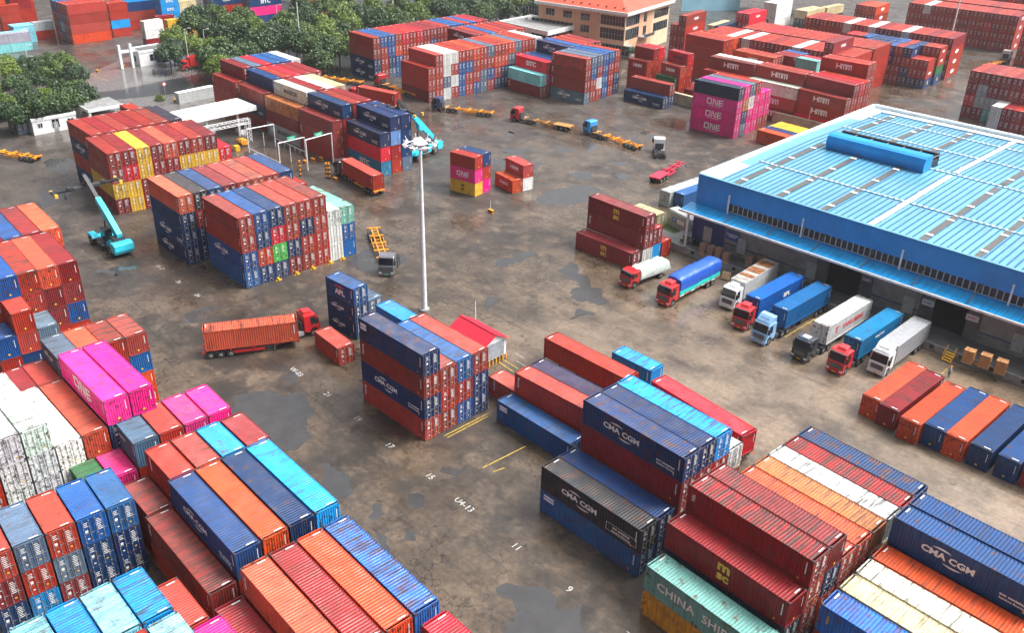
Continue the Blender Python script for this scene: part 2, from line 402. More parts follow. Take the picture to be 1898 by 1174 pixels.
def container_shell(L, Wd, Hh, door, lod):
    b = MB(); hx = L / 2; hy = Wd / 2; d = .05
    ps = .29 if L > 8 else .29
    if lod == 0:
        pr = corr(-hx + .12, hx - .12, ps)
        for s in (-1, 1):
            v = []
            for x, k in pr: y = s * (hy - .02 - k * d); v += [(x, y, .16), (x, y, Hh - .08)]
            b.add(v, [(2 * i, 2 * i + 2, 2 * i + 3, 2 * i + 1) for i in range(len(pr) - 1)], 'paint')
        pr = corr(-hx + .25, hx - .25, ps); v = []
        for x, k in pr: z = Hh - .015 - k * .045; v += [(x, -hy + .05, z), (x, hy - .05, z)]
        b.add(v, [(2 * i, 2 * i + 1, 2 * i + 3, 2 * i + 2) for i in range(len(pr) - 1)], 'paint')
        for s in ((-1, 1) if not door else (-1,)):
            pr = corr(-hy + .12, hy - .12, .24); v = []
            for y, k in pr: x = s * (hx - .02 - k * d); v += [(x, y, .16), (x, y, Hh - .1)]
            b.add(v, [(2 * i, 2 * i + 2, 2 * i + 3, 2 * i + 1) for i in range(len(pr) - 1)], 'paint')
    else:
        pr = corr(-hx + .12, hx - .12, 1.2 if lod == 2 else .6)
        b.box(-hx + .05, hx - .05, -hy + .03, hy - .03, .12, Hh - .03, 'paint')
    b.box(-hx + .1, hx - .1, -hy + .06, hy - .06, .02, .14, 'dark')
    for sy in (-1, 1):
        b.box(-hx + .15, hx - .15, sy * hy - (.06 if sy > 0 else 0), sy * hy + (.06 if sy < 0 else 0), Hh - .08, Hh - .005, 'paint')
        b.box(-hx + .15, hx - .15, sy * hy - (.06 if sy > 0 else 0), sy * hy + (.06 if sy < 0 else 0), .03, .17, 'paint')
    for sx in (-1, 1):
        b.box(sx * hx - (.1 if sx > 0 else 0), sx * hx + (.1 if sx < 0 else 0), -hy + .14, hy - .14, Hh - .14, Hh - .002, 'paint')
        b.box(sx * hx - (.08 if sx > 0 else 0), sx * hx + (.08 if sx < 0 else 0), -hy + .14, hy - .14, .03, .18, 'paint')
        for sy in (-1, 1):
            x0 = sx * hx; y0 = sy * hy
            b.box(min(x0, x0 - sx * .15), max(x0, x0 - sx * .15), min(y0, y0 - sy * .13), max(y0, y0 - sy * .13), .11, Hh - .12, 'paint')
            for z in (0, Hh - .12): b.box(min(x0, x0 - sx * .18), max(x0, x0 - sx * .18), min(y0 + sy * .004, y0 - sy * .16), max(y0 + sy * .004, y0 - sy * .16), z, z + .12, 'dark' if lod == 0 else 'paint')
    # stencilled numbers and stickers
    for sx in (-1, 1):
        b.box(sx * (hx - .42) - .06, sx * (hx - .42) + .06, .1, .85, Hh + .004, Hh + .008, 'mark')
    if not door:
        b.box(hx + .002, hx + .006, hy - .42, hy - .36, Hh * .45, Hh * .82, 'mark'); b.box(hx + .002, hx + .006, -.16, .06, .4, .62, 'sticker')
    b.box(-hx + .003 - .006, -hx - .003, -hy + .36, -hy + .42, Hh * .45, Hh * .82, 'mark')
    if lod < 2:
        for s, x in ((-1, hx - .55), (1, -hx + .55)):
            b.box(x - .05, x + .05, s * (hy + .001) - .003, s * (hy + .001) + .003, Hh * .42, Hh * .85, 'mark')
            b.box(x - .5 * s * -1 - .08, x - .5 * s * -1 + .08, s * (hy + .001) - .003, s * (hy + .001) + .003, .35, .5, 'sticker')
    if lod == 2 and door: door_geo(b, hx, Wd, Hh, -1, 2); door_geo(b, hx, Wd, Hh, 1, 2)
    return b.mesh('container_shell')

def door_geo(b, hx, Wd, Hh, s, lod, rods=True, panel=True):
    hy = Wd / 2; y0 = .02 if s > 0 else -hy + .14; y1 = hy - .14 if s > 0 else -.02
    if panel:
        b.box(hx - .08, hx - .035, y0, y1, .19, Hh - .15, 'paint')
        b.box(hx - .035, hx - .01, y0 + .02, y0 + .08, .22, Hh - .18, 'paint'); b.box(hx - .035, hx - .01, y1 - .08, y1 - .02, .22, Hh - .18, 'paint')
        if lod < 2:
            n = 5
            for i in range(n):
                z = .3 + (Hh - .6) * i / (n - 1); b.box(hx - .035, hx - .012, y0 + .1, y1 - .1, z - .05, z + .05, 'paint')
        # stencilled numbers
        rr = random.Random(int(s + 2) * 7 + int(lod)); n_ = 7 if s > 0 else 3
        for k in range(n_):
            w_ = rr.uniform(.25, .6); z = Hh - .45 - k * .17; b.box(hx - .009, hx - .004, y0 + .3, y0 + .3 + w_, z - .035, z + .03, 'mark')
        if s < 0: b.box(hx - .009, hx - .004, y0 + .32, y0 + .56, Hh - 1.4, Hh - 1.15, 'mark')
        b.box(hx - .009, hx - .004, y0 + .4, y0 + .58, .5, .62, 'mark' if s < 0 else 'sticker')
    if rods:
        for y in (y0 + .22, y1 - .3):
            r = .018 if lod < 2 else .026
            b.box(hx + .0, hx + 2 * r, y - r, y + r, .1, Hh - .05, 'rod')
            if lod < 2:
                for z in (.22, .9, Hh - .95, Hh - .25): b.box(hx - .01, hx + .05, y - .055, y + .055, z, z + .05, 'rod')
            b.box(hx + .03, hx + .055, y - .02, y + .34, 1.1, 1.135, 'rod')

_cm = {}
def cmesh(kind, door, lod):
    L, Hh = (12.19, 2.9) if kind == 40 else (6.06, 2.59)
    k = (kind, door, lod)
    if k not in _cm:
        d = {'shell': container_shell(L, 2.44, Hh, door, lod)}
        if door and lod < 2:
            for s, nm in ((-1, 'dl'), (1, 'dr')):
                b = MB(); door_geo(b, L / 2, 2.44, Hh, s, lod, rods=(lod == 1)); d[nm] = b.mesh('door')
                b = MB(); door_geo(b, L / 2, 2.44, Hh, s, lod, panel=False); d[nm + 'r'] = b.mesh('lock_rod')
        _cm[k] = d
    return _cm[k]

COL = {
 'r': ((.36, .025, .011), 'brick red'), 'o': ((.60, .062, .012), 'orange red'), 'm': ((.25, .010, .014), 'maroon'),
 'c': ((.60, .008, .025), 'crimson'), 'n': ((.003, .034, .125), 'navy'), 'b': ((.006, .085, .28), 'blue'),
 'B': ((.008, .12, .50), 'bright blue'), 's': ((.003, .27, .66), 'sky blue'), 'l': ((.09, .14, .21), 'slate blue'),
 'L': ((.07, .16, .24), 'steel blue'), 't': ((.16, .48, .40), 'teal green'), 'a': ((.20, .55, .66), 'pale aqua'),
 'w': ((.72, .72, .69), 'white'), 'g': ((.36, .38, .39), 'grey'), 'p': ((.80, .006, .22), 'magenta'),
 'y': ((.72, .42, .03), 'yellow'), 'k': ((.028, .032, .045), 'black'), 'e': ((.05, .55, .06), 'bright green'),
 'f': ((.02, .14, .04), 'dark green'), 'x': ((.46, .15, .03), 'tan orange'), 'z': ((.58, .47, .26), 'beige'),
 'i': ((.12, .25, .52), 'pale blue'), 'd': ((.010, .024, .055), 'dark navy'), 'u': ((.01, .2, .36), 'cyan blue'),
 'v': ((.022, .012, .05), 'dark plum')}
ORD = ['first', 'second', 'third', 'fourth', 'fifth', 'sixth', 'seventh', 'eighth', 'ninth', 'tenth', 'eleventh', 'twelfth', 'thirteenth', 'fourteenth', 'fifteenth', 'sixteenth', 'seventeenth', 'eighteenth', 'nineteenth', 'twentieth'] + ['%dth' % i for i in range(21, 60)]
BOX = []      # every container of the yard

def blk(desc, cols, pL=None, pR=None, z=11.6, h=None, pitch=2.5, L=None, yaw=None, j0=0, door=True, txt={}, kind=None, axis='x', base=0., dx={}, zp=None, xy=None):
    """a block of stacked containers. axis x: long axis along x, columns step +y (pL,pR = ends of the near long edge).
    axis y: long axis along y, columns step -x from the corner xy (or pR)."""
    zp = z if zp is None else zp
    ref = cols[-j0] if 0 <= -j0 < len(cols) else cols[0]
    h = h if h else (z - base) / len(ref)
    a = P(*pL, zp).xy if pL else None; b = P(*pR, zp).xy if pR else None
    if xy: b = Vector(xy)
    if axis == 'x':
        if a is not None and b is not None:
            d = b - a; yw = math.atan2(d.y, d.x) if yaw is None else R(yaw); LL = L or d.length
            org = a if L is None else a
        else:
            LL = L; yw = R(yaw or 0); org = a if a is not None else b - Vector((math.cos(yw), math.sin(yw))) * LL
        ux = Vector((math.cos(yw), math.sin(yw))); uy = Vector((-ux.y, ux.x))
    else:
        yw = R(yaw or 0); LL = L or 12.19
        uy = Vector((-math.sin(yw), math.cos(yw))); ux = Vector((math.cos(yw), math.sin(yw)))
        org = b
    kd = kind or (20 if LL < 8 else 40)
    for j, col in enumerate(cols):
        jj = j + j0
        off = dx.get(jj, (0, 0))
        for l, ch in enumerate(col):
            if ch == '.': continue
            if axis == 'x':
                c = org + ux * (LL / 2 + off[0]) + uy * (jj * pitch + 1.22 + off[1]); rz = yw
            else:
                c = org - ux * (jj * pitch + 1.22) + uy * (LL / 2 + off[1]); rz = yw - math.pi / 2
            tier = '' if len(col) == 1 else ('top tier, ' if l == len(col) - 1 else 'bottom tier, ' if l == 0 else ORD[l] + ' tier, ')
            cc = '' if len(cols) == 1 else '%s column, ' % ORD[j]
            dr = door if isinstance(door, bool) else (door.get((jj, l), door.get('*', True)))
            BOX.append(dict(c=(c.x, c.y, base + l * h), rz=rz, L=LL, h=h, kd=kd, ch=ch, door=dr, t=txt.get((jj, l)), lab=tier + cc + desc, side=-1 if axis == 'x' else 1, top=l == len(col) - 1))
    return org, ux, uy, LL
# ------------------------------------------------------------------ the container yard
COL['N'] = ((.003, .042, .155), 'deep blue')
F = 'florens'
blk('block left of the light mast', ['rnrn', 'rrr', 'brb', 'nnr'], (664, 589), (784, 660.5), 11.6, txt={(0, 0): F, (0, 1): 'CMA', (0, 2): F, (0, 3): 'COSCO'})
blk('stack behind the light mast block', ['nns'], (695.9, 565.3), z=7.77, L=6.06)
blk('small stack behind the red roofed shed block', ['nnb', 'nl'], (602.7, 512.4), (655, 538), 7.77, txt={(0, 0): 'CMAs', (0, 1): 'CMAs', (0, 2): 'APL'})
blk('single short box left of the light mast block', ['r'], (582, 614), (627, 648), 2.59)
blk('single short box beside the red roofed shed', ['r'], (905, 697), z=2.59, L=6.06, txt={(0, 0): 'OEG'})
blk('long single box in front of the stained pair', ['b'], (921, 741.7), (1068, 831.5), 2.9, L=12.19, txt={(0, 0): 'XINES'})
blk('pair behind the long single box', ['rr', 'rv'], (954.3, 690.8), (1080, 758), 5.8, L=12.19, door=False, txt={(0, 1): F})
blk('stained pair in the lower centre', ['bk', 'nn'], (1004, 864), (1190, 986.5), 5.8, txt={(0, 0): 'XINES', (0, 1): 'CMAd'}, door={(0, 1): True})
blk('lettered block in the lower centre', ['nrmN', 'nnrn', 'rrrs', 'rrw'], (1081.4, 741), (1270.5, 852), 11.6, txt={(0, 3): 'CMA'}, h=2.9)
blk('ground pair at the bottom edge', ['yt'], (1197.7, 1048), z=5.8, L=12.9, yaw=-1.8, txt={(0, 1): 'CHINA', (0, 0): 'GOLD'})
blk('gold lettered block at the bottom', ['ndm', 'nrom', 'ronm', 'nro', 'rro', 'rrx', 'ryw', 'rrm', 'nnN'], (1236, 968), (1465, 1121), 8.7, h=2.9, pitch=2.6,
    txt={(0, 2): 'MSC', (1, 3): 'seaco'}, door={(0, 2): False, (5, 2): False, (6, 2): False, (7, 2): False, (8, 2): False, (2, 3): False})
blk('blue block at the lower right corner', ['rrB', 'rrz', 'rrw', 'rro', 'nnnN', 'nnnN'], (1657, 958.4), z=11.6, h=2.9, L=12.6, yaw=-.5, pitch=2.72, j0=-4, door=False, txt={(0, 3): 'CMA', (-4, 2): 'GOLD'})
for i, (px, py, ch, n) in enumerate(((1599, 730.8, 'o', 'first'), (1630, 748.5, 'm', 'second'), (1668.8, 772.9, 'o', 'third'), (1714.2, 785, 'N', 'fourth'), (1753, 802.8, 'o', 'fifth'), (1799.4, 821.6, 'N', 'sixth'), (1850.4, 842.6, 'N', 'seventh'), (1899, 862, 'm', 'eighth'))):
    q = P(px, py, 2.9)
    blk('%s from left in the row before the dock' % n, [ch], xy=(q.x + 2.44, q.y), z=2.9, L=12.19, yaw=-.7, axis='y', door=False)
# left foreground
blk('block ending in magenta tops at far left', ['rrrw', 'wwww', 'wwww', 'www', 'rro', 'llnp', 'llnp'], (106, 658), (191.7, 747.4), 11.6, h=2.9, pitch=2.62, j0=-5, txt={(0, 3): 'ONE'}, door={(0, 3): False, (1, 3): False, (-1, 2): False})
blk('short box bay behind the magenta pair', ['rrm', 'rrm', 'rrr', 'rrrl', 'rrro', 'rrrr', 'oobr'], (72.8, 628.6), z=10.36, h=2.59, L=6.06, yaw=-1, pitch=2.5, j0=-3, txt={(0, 3): 'CMAv'}, door=False)
blk('short box bay before the magenta pair', ['rf', 'rp', 'rrL', 'rrr', 'rrp', 'rrp'], (205.8, 775.5), (246.6, 826.6), 8.7, h=2.9, pitch=2.62, yaw=-2, j0=-2, txt={(0, 2): 'HAPAG', (-1, 1): 'ONE'}, door=False)
blk('short bay behind the striped blue container', ['rr', 'rrr', 'rrr', 'rrs', 'rrm'], (267, 835.6), z=8.7, h=2.9, L=6.06, yaw=-1, pitch=2.66, j0=-1, txt={(0, 2): 'OEG'}, door=False)
blk('long blue and red bay in left foreground', ['rr', 'rrN', 'rro', 'nnn', 'sss'], (310.5, 891.9), (434.5, 1029.9), 8.7, h=2.9, pitch=2.66, j0=-1, txt={(0, 2): 'CMA', (-1, 1): F}, door=False)
blk('long bay cut by the bottom edge', ['rm', 'rro', 'rrm', 'rro', 'rrB'], (598.9, 976.2), (768.8, 1141), 8.7, h=2.9, pitch=2.66, j0=-4, txt={(-3, 2): F}, door=False)
blk('crimson box at the bottom edge', ['rrc'], (781, 1160), z=8.7, L=12.19, door=False)
blk('blue short box bay at far left', ['nmr', 'srl', 'mlr', 'nnb', 'nnb'], (46, 926.4), (84.3, 992.9), 8.7, h=2.9, pitch=2.6, j0=-2)
blk('sky blue short bay in the bottom left corner', ['rra', 'rrs', 'rra', 'rrs', 'rr'], (207, 1076), (265.8, 1157.7), 8.7, h=2.9, pitch=2.62, j0=-3, door=False)
blk('aqua bay at the bottom left edge', ['rrr', 'rra'], (271, 1163), z=8.7, h=2.9, L=6.06, pitch=2.62, j0=-1, door=False)
blk('stained magenta roof at the bottom edge', ['rp'], (356.6, 1168), z=6.6, L=6.06, door=False)
blk('short stack at the left edge', ['rb', 'nrr', 'rl'], pR=(20.4, 584.4), z=8.7, h=2.9, L=6.06, yaw=-3, j0=-1, door=False)
blk('long block at the left edge', ['rrrb', 'nnnb', 'nwrr', 'rmmo', 'rbmm'], (54.5, 435.9), (106.3, 492.3), 11.6, h=2.9, j0=-4, pitch=2.45, door=False)
blk('bay behind the long left edge block', ['rrrm', 'nnnb', 'rrrm', 'rrro'], (30, 381.4), (77.7, 429), 11.6, h=2.9, j0=-3, pitch=2.5, door=False)
# middle left
blk('block left of the idle amber trailer', ['bbrr', 'nonb', 'necn', 'mnrr', 'rrnr', 'rrrr', 'www', 'bbt'], (371.9, 364.1), (440.9, 405), 11.6, h=2.88, pitch=2.52, txt={(0, 1): 'CMAb', (0, 3): F, (0, 2): F}, door={(7, 0): False})
blk('block behind the green door stack', ['nnno', 'nnrk', 'nnnN', 'nnrm', 'rrrr', 'rrro', 'rrrr', 'nnnN', 'rrr'], (271, 329), (329, 366), 11.6, h=2.9, pitch=2.52, txt={(0, 0): 'CMAb', (0, 1): 'CMA'}, door={(7, 3): False})
blk('yellow and maroon block by the reach stacker', ['myrr', 'yycm', 'mmyy', 'mmmm', 'mmmo', 'mmym', 'mmyr', 'mmym', 'rrc'], (156.5, 255), (197.8, 285.9), 11.3, h=2.83, pitch=2.5, txt={(0, 3): F})
blk('block beside the white site hut', ['nrnr', 'rrrm', 'rrrr', 'rrrm', 'rrrr', 'rrrr', 'nnnk'], (122.8, 223.1), (168, 251), 11.6, h=2.9, pitch=2.5, txt={(0, 0): 'CMAb', (0, 2): 'CMAb'})
blk('lone short stack behind the site hut block', ['rrrr'], (221, 194), z=10.4, L=6.06)
# gate row
blk('first gate row bay', ['orr', 'nnnm', 'rrrl', 'rrrc', 'nnnb', 'nnnb', 'nnnw'], (407, 110), (450, 126), 11.6, h=2.9, j0=-1, pitch=2.6, txt={(-1, 2): F})
blk('second gate row bay', ['mnr', 'nnnN', 'rrrr', 'rrrc', 'rrrm', 'rrrm'], (456, 127.5), (504, 146.5), 11.6, h=2.9, j0=-1, pitch=2.6, txt={(-1, 2): F, (-1, 1): 'CMA'})
blk('third gate row bay', ['gmx', 'nnnw', 'rrrm', 'rrrw', 'rrrz', 'rrz'], (506, 149), (566.7, 171), 11.6, h=2.9, j0=-1, pitch=2.6, txt={(-1, 0): 'MAERSK', (0, 3): 'MAERSK', (-1, 2): F})
blk('fourth gate row bay', ['rrm', 'rrrN', 'rrrr', 'rrrm'], (570, 172), (634, 196), 11.6, h=2.9, j0=-1, pitch=2.6, door=False, txt={(0, 3): 'CMA', (-1, 1): F})
blk('stack under the raised reach stacker', ['ucn', 'rmin', 'lnnn'], (660, 193), (723, 218), 11.6, h=2.9, j0=-1, pitch=2.6, door=False, txt={(-1, 0): 'SITC', (-1, 2): 'CMA', (0, 3): 'CMA'})
# centre islands
blk('small island stack with magenta box', ['ypr', 'prn'], (834, 281), (876, 292), 7.77, L=6.06, door=False, txt={(0, 0): 'MSCk', (0, 1): 'ONE'})
blk('small orange island stack', ['o', 'wr'], (917, 342), z=2.59, zp=0, L=6.06, yaw=-8, txt={(1, 1): 'HMMs', (0, 0): 'COS'}, door=False)
blk('gold lettered stack near the parked lorries', ['m'], (1068.2, 430.4), (1173.1, 471.3), 2.9, txt={(0, 0): 'MSC'})
blk('tall part of the gold lettered stack', ['wmm', 'sm', 'r'], (1091.3, 363), (1198.3, 403.1), 8.7, h=2.9, txt={(0, 2): 'MSC', (0, 1): F}, dx={1: (-.2, 0)}, door={(2, 0): False, (1, 0): False})
blk('beige box behind the gold lettered stack', ['z'], pR=(1219, 400), z=2.59, L=6.06)
blk('white lettered box beside the warehouse gable', ['g'], xy=tuple(P(1242, 358, 2.9).xy), z=2.9, L=16, yaw=-2, axis='y', txt={(0, 0): 'MAERSK'}, door=False)
blk('blue box beside the warehouse gable', ['b'], xy=tuple(P(1268, 362, 2.9).xy), z=2.9, L=13, yaw=-2, axis='y', door=False)
# back centre
blk('block left of the crimson cab', ['lrrr', 'rrbl', 'rwrl', 'bbbb', 'rrrb', 'nnrr'], (1022.7, 95.9), (1087, 108.6), 11.6, h=2.87, pitch=2.66, txt={(0, 0): 'CMA', (0, 1): F, (0, 2): F, (0, 3): F})
blk('low pair beside the beige wall', ['n', 'nr'], (1157, 165), z=2.9, L=12.19, yaw=4, txt={(0, 0): 'CMA'})
blk('aqua stack behind the crimson cab', ['ma', 'mpc', 'rrn', 'rrn', 'rrnn', 'rrrb', 'rrrr', 'rrrr', 'rrrm'], (941, 144), (997, 162), 2.9, h=2.9, pitch=2.6, yaw=0, L=12.19, zp=2.9, txt={(0, 0): F, (1, 2): 'SITC', (4, 3): 'CMA'})
blk('long door wall behind the amber trailer', ['mrr', 'rrrr', 'wlww', 'rwrw', 'bbbr', 'rrbr', 'brro', 'llrr', 'rbrl', 'nror', 'nnor', 'nnlo', 'nnrl', 'rrrr', 'rrrr', 'rrrw'], (742.8, 111.2), (796.9, 126.1), 8.7, h=2.9, pitch=2.48, yaw=-.6)
blk('bay behind the long door wall', ['rrrm', 'rrrr', 'rrrb', 'rrrr', 'rrrr', 'rrrm', 'rrrr'], (829.7, 51), (881, 65.5), 11.6, h=2.9, pitch=2.6, txt={(0, 3): 'CMA'})
blk('block against the trees', ['nnrr', 'rrrb', 'lnbb', 'bbor', 'rrrc', 'rrrr', 'rrrc', 'nnrm', 'rrbm', 'rrrm', 'rrrr', 'rrrb', 'rrrb', 'rrrr', 'rrrb', 'rrrc', 'rrrm'], (646.2, 57.9), (692.7, 70), 11.6, h=2.9, pitch=2.5, yaw=1, txt={(0, 0): 'CMA', (0, 1): 'CMA'})
blk('magenta lettered block', ['pppd', 'lnxp', 'ppwl', 'pppr', 'rpp', 'rpp'], (1287.9, 146.8), (1371, 164.7), 11.6, h=2.9, pitch=2.66, txt={(0, 0): 'ONE', (0, 1): 'ONE', (0, 2): 'ONE'})
blk('low row behind the warehouse gable', ['o', 'n', 'y', 'y'], (1404, 240), z=2.9, L=12.19, yaw=0)
# walled yard beyond
blk('left stack behind the beige wall', ['rrr', 'rrrm', 'rrrc'], (1165, 107), (1200, 115), 8.7, h=2.9, door=False, txt={(0, 2): 'HMMs'})
blk('crimson topped stack behind the beige wall', ['rrr', 'rrrc'], (1226, 115), (1273, 127), 8.7, h=2.9, L=6.6, door=False, txt={(0, 2): 'HMMs', (1, 3): 'wander'})
blk('green box behind the beige wall', ['rf'], (1216, 137), z=5.8, L=6.06)
blk('low maroon boxes behind the beige wall', ['m', 'm', 'm'], (1255, 160), z=2.9, L=6.06)
blk('tall red bay behind the magenta block', ['rrrr', 'rrrr', 'rrro'], (1272, 62), (1342, 76), 11.6, h=2.9, door=False)
blk('left bay behind the magenta block', ['rrr', 'rrrr', 'rrrw'], (1315.9, 103.7), (1397.6, 119.9), 11.6, h=2.9, j0=-1, txt={(0, 3): 'HMM', (-1, 2): 'HMM', (-1, 1): 'HMM'})
blk('middle bay behind the magenta block', ['rrw', 'rrrr', 'rrrr'], (1402, 119.6), (1492.4, 138.4), 11.6, h=2.9, j0=-1, txt={(0, 3): 'HMM', (-1, 1): 'HMM', (-1, 0): 'HMM'})
blk('right bay above the blue warehouse', ['crr', 'rrrm', 'rrrc', 'rrrr'], (1480.5, 163.9), (1569, 185.2), 8.7, h=2.9, pitch=2.6, txt={(0, 2): 'HMM', (0, 1): 'HMM'})
blk('raised bay above the blue warehouse', ['rrrrr', 'rrrrr'], (1523, 105), (1610.8, 120.5), 14.5, h=2.9, txt={(0, 4): 'HMM'})
blk('short stacks left of the teal box', ['rrrm', 'rrrm', 'rrrb'], (1434, 98), z=11.6, L=6.06, h=2.9)
blk('teal box stack above the warehouse', ['rrrt', 'rrrc'], (1476, 106), z=11.6, L=6.06, h=2.9, door=False)
blk('orange sided bay above the magenta block', ['rrro', 'rrrr'], (1360, 92), z=11.6, L=12.19, h=2.9, txt={(0, 3): 'HMMs'})
def row(s, base='rrr', n=None): return [base + c for c in s]
blk('long roof row beyond the walled yard', row('rrrrrrwrrmrrwrwrrr'), xy=tuple(P(1584.4, 106, 11.6).xy), z=11.6, yaw=6, axis='y', h=2.9)
blk('second roof row beyond the walled yard', row('rrrrrmrrrrrrcrrr'), xy=tuple((P(1584.4, 106, 11.6) + Vector((-1.5, 13.4, 0))).xy), z=11.6, yaw=5.5, axis='y', h=2.9)
blk('lone raised box on the second roof row', ['m'], xy=tuple(P(1546, 80, 14.5).xy), z=14.5, base=11.6, yaw=4, axis='y', txt={(0, 0): 'HMMs'})
blk('crimson tower beside the office building', ['rrrrr', 'rrrr'], xy=tuple(P(1273, 29.5, 14.5).xy), z=14.5, yaw=8, axis='y', h=2.9, txt={(0, 4): 'HMMs', (0, 3): 'HMMs'})
O3 = {(0, 0): 'OVAL', (0, 1): 'OVAL', (0, 2): 'OVAL'}
blk('wall of boxes with white ovals', ['rrrm', 'rrrr', 'rrrm', 'rrrr', 'rrrr', 'rrrw', 'rrrr', 'rrrr', 'rrrm', 'rrrw', 'rrrr', 'rrrr', 'rrrw', 'rrrr', 'rrrr', 'rrrr', 'rrrm', 'rrrr'], xy=(-107.3, 275.8), z=11.6, yaw=6.5, axis='y', h=2.9, txt=O3)
blk('mixed row before the oval wall', ['Nfrr', 'nnrr', 'nrrN', 'Nnrr', 'rrrb', 'wrNN', 'wrnn', 'nnnn', 'nrnb', 'rrrr', 'rrrc'], xy=(-106.5, 266.5), z=10.4, L=6.06, yaw=6, axis='y', h=2.59, txt={(0, 3): 'OVAL', (0, 2): 'OVAL', (0, 0): 'YSQ'})
blk('blue topped row before the oval wall', ['Nrr', 'nrr', 'knrN', 'rrmr', 'rrnb', 'wwnn', 'nnnn', 'nnnN'], xy=(-106.3, 259.9), z=10.4, L=6.06, yaw=6, axis='y', h=2.59, txt={(0, 1): 'OVAL', (0, 0): 'YSQ', (2, 3): 'YSQ'})
blk('far right maroon wall', ['rrrm', 'mrrr', 'rrmr', 'mrcm', 'rmrr', 'rrrr', 'rrmr', 'rrrr', 'mrrr', 'rrrr', 'nrrr', 'rrrw', 'crrr', 'wrrr'], xy=(-109.4, 329.4), z=11.6, yaw=8, axis='y', h=2.9, txt={(0, 0): 'OVAL', (0, 1): 'OVAL', (0, 2): 'OVAL', (0, 3): 'OVAL'})
blk('row behind the far right wall', row('rrrrmrrrrrrrrr'), xy=(-111.5, 344.0), z=11.6, yaw=8, axis='y', h=2.9)
blk('third far row', row('rrmrcrrbrrrr'), xy=(-116, 372), z=11.6, yaw=8, axis='y', h=2.9)
blk('far corner row', row('rrrrrrrrrr'), xy=(-66, 350), z=11.6, yaw=8, axis='y', h=2.9)
q = P(1799.4, 129.8, 11.6)
blk('door wall at the right edge', ['rrrr', 'mrrr', 'rrmr', 'wcrr', 'rrrm', 'cwmr', 'tgmr', 'mggm', 'mcmr'], xy=(q.x + 9 * 2.5, q.y + 1.5), z=11.6, yaw=4, axis='y', h=2.9)
q = P(1840, 194.6, 5.8)
blk('low row at the right edge', ['rm', 'rm', 'rr', 'mm', 'ww'], xy=(q.x + 5 * 2.5, q.y), z=5.8, yaw=4, axis='y', h=2.9)
q = P(1877.7, 118, 0)
blk('short wall in the top right corner', ['rrrr', 'mrrr', 'rrmr', 'rrrr'], xy=(q.x + 10, q.y + 1), z=11.6, yaw=6, axis='y', h=2.9)
blk('red stack with white script', ['rcc', 'rcc'], xy=(-174.4, 274.5), z=8.7, axis='y', yaw=5, h=2.9, txt={(0, 1): 'HMMs', (0, 2): 'HMMs'})
blk('white reefer wall far right', ['www', 'kww'], xy=(-180, 300), z=8.7, axis='y', yaw=5, h=2.9)
blk('cream boxes far right', ['kz', 'kz'], xy=(-174, 311), z=5.8, axis='y', h=2.9); blk('second cream boxes far right', ['kz'], xy=(-173.5, 324), z=5.8, axis='y', h=2.9)
blk('orange end stack far right', ['rro', 'rro', 'rrr'], xy=(-154.8, 323.5), z=8.7, axis='y', yaw=5, h=2.9, txt={(0, 2): 'OVAL', (0, 1): 'OVAL'})
blk('dark boxes beside the office building', ['ld', 'lz'], xy=(-176.5, 262), z=5.8, axis='y', yaw=8, h=2.9)
# north-west yard behind the trees
blk('four tier stack in the top left', ['orrr', 'rrmr', 'nabr', 'rmmb', 'rrrb'], xy=(-300.4, 100.2), z=11.6, axis='y', h=2.9, yaw=2)
blk('short stack right of the top left stack', ['rsrr', 'rrrr'], xy=(-303, 113.6), z=10.4, L=6.06, axis='y', h=2.59, yaw=2)
blk('navy topped stack in the top left', ['rrns', 'rrrn', 'rrnn'], xy=(-310.3, 120.3), z=11.6, axis='y', h=2.9, yaw=2)
blk('white short stack by the gatehouse', ['mww'], xy=(-282.3, 115.5), z=7.77, L=6.06, axis='y', yaw=4, txt={(0, 1): 'COS', (0, 2): 'COS'})
blk('maroon short box near the gatehouse', ['rm'], xy=(-301, 127.5), z=5.2, L=6.06, axis='y')
blk('yellow short boxes near the gatehouse', ['yy'], xy=(-293, 127.5), z=5.2, L=6.06, axis='y', txt={(0, 1): 'MSCk'})
blk('yellow box among the trees', ['yy'], xy=(-296, 136), z=5.2, L=6.06, axis='y', txt={(0, 1): 'MSCk'})
blk('sky blue box among the trees', ['ss'], xy=(-291, 143), z=5.2, L=6.06, axis='y', txt={(0, 1): 'SITC'})
blk('second yellow box among the trees', ['yy'], xy=(-291, 150.5), z=5.2, L=6.06, axis='y', txt={(0, 1): 'MSCk'})
blk('sky blue stack in the top left', ['ssss', 'ssss'], xy=(-303, 130.5), z=10.4, L=6.06, axis='y', txt={(0, 3): 'SITC', (0, 2): 'SITC', (0, 1): 'SITC'})
blk('pale short stack in the top left', ['wwz'], xy=(-308, 139), z=7.77, L=6.06, axis='y')
blk('navy long stack above the trees', ['rrn', 'rrn'], xy=(-303.8, 147.9), z=8.7, axis='y', txt={(0, 2): 'COS'})
blk('navy lettered stack above the trees', ['npnr', 'rrnr'], xy=(-294.5, 157.5), z=11.6, axis='y', txt={(0, 2): 'SITC'})
blk('red long stack above the trees', ['rrrr', 'rrrn'], xy=(-287, 172), z=9.5, axis='y')
blk('aqua short stack in the top left corner', ['aa', 'ra'], xy=(-310.6, 87), z=5.2, L=6.06, axis='y', txt={(0, 1): 'SITC'})
blk('red short stack in the top left corner', ['rrrr'], xy=(-317, 86), z=10.4, L=6.06, axis='y')
blk('grey over red short stack', ['rg'], xy=(-313.4, 93.6), z=5.2, L=6.06, axis='y')
blk('maroon short stack in the top left corner', ['rrrmm', 'rrrrr'], xy=(-324, 91.5), z=13, L=6.06, axis='y')
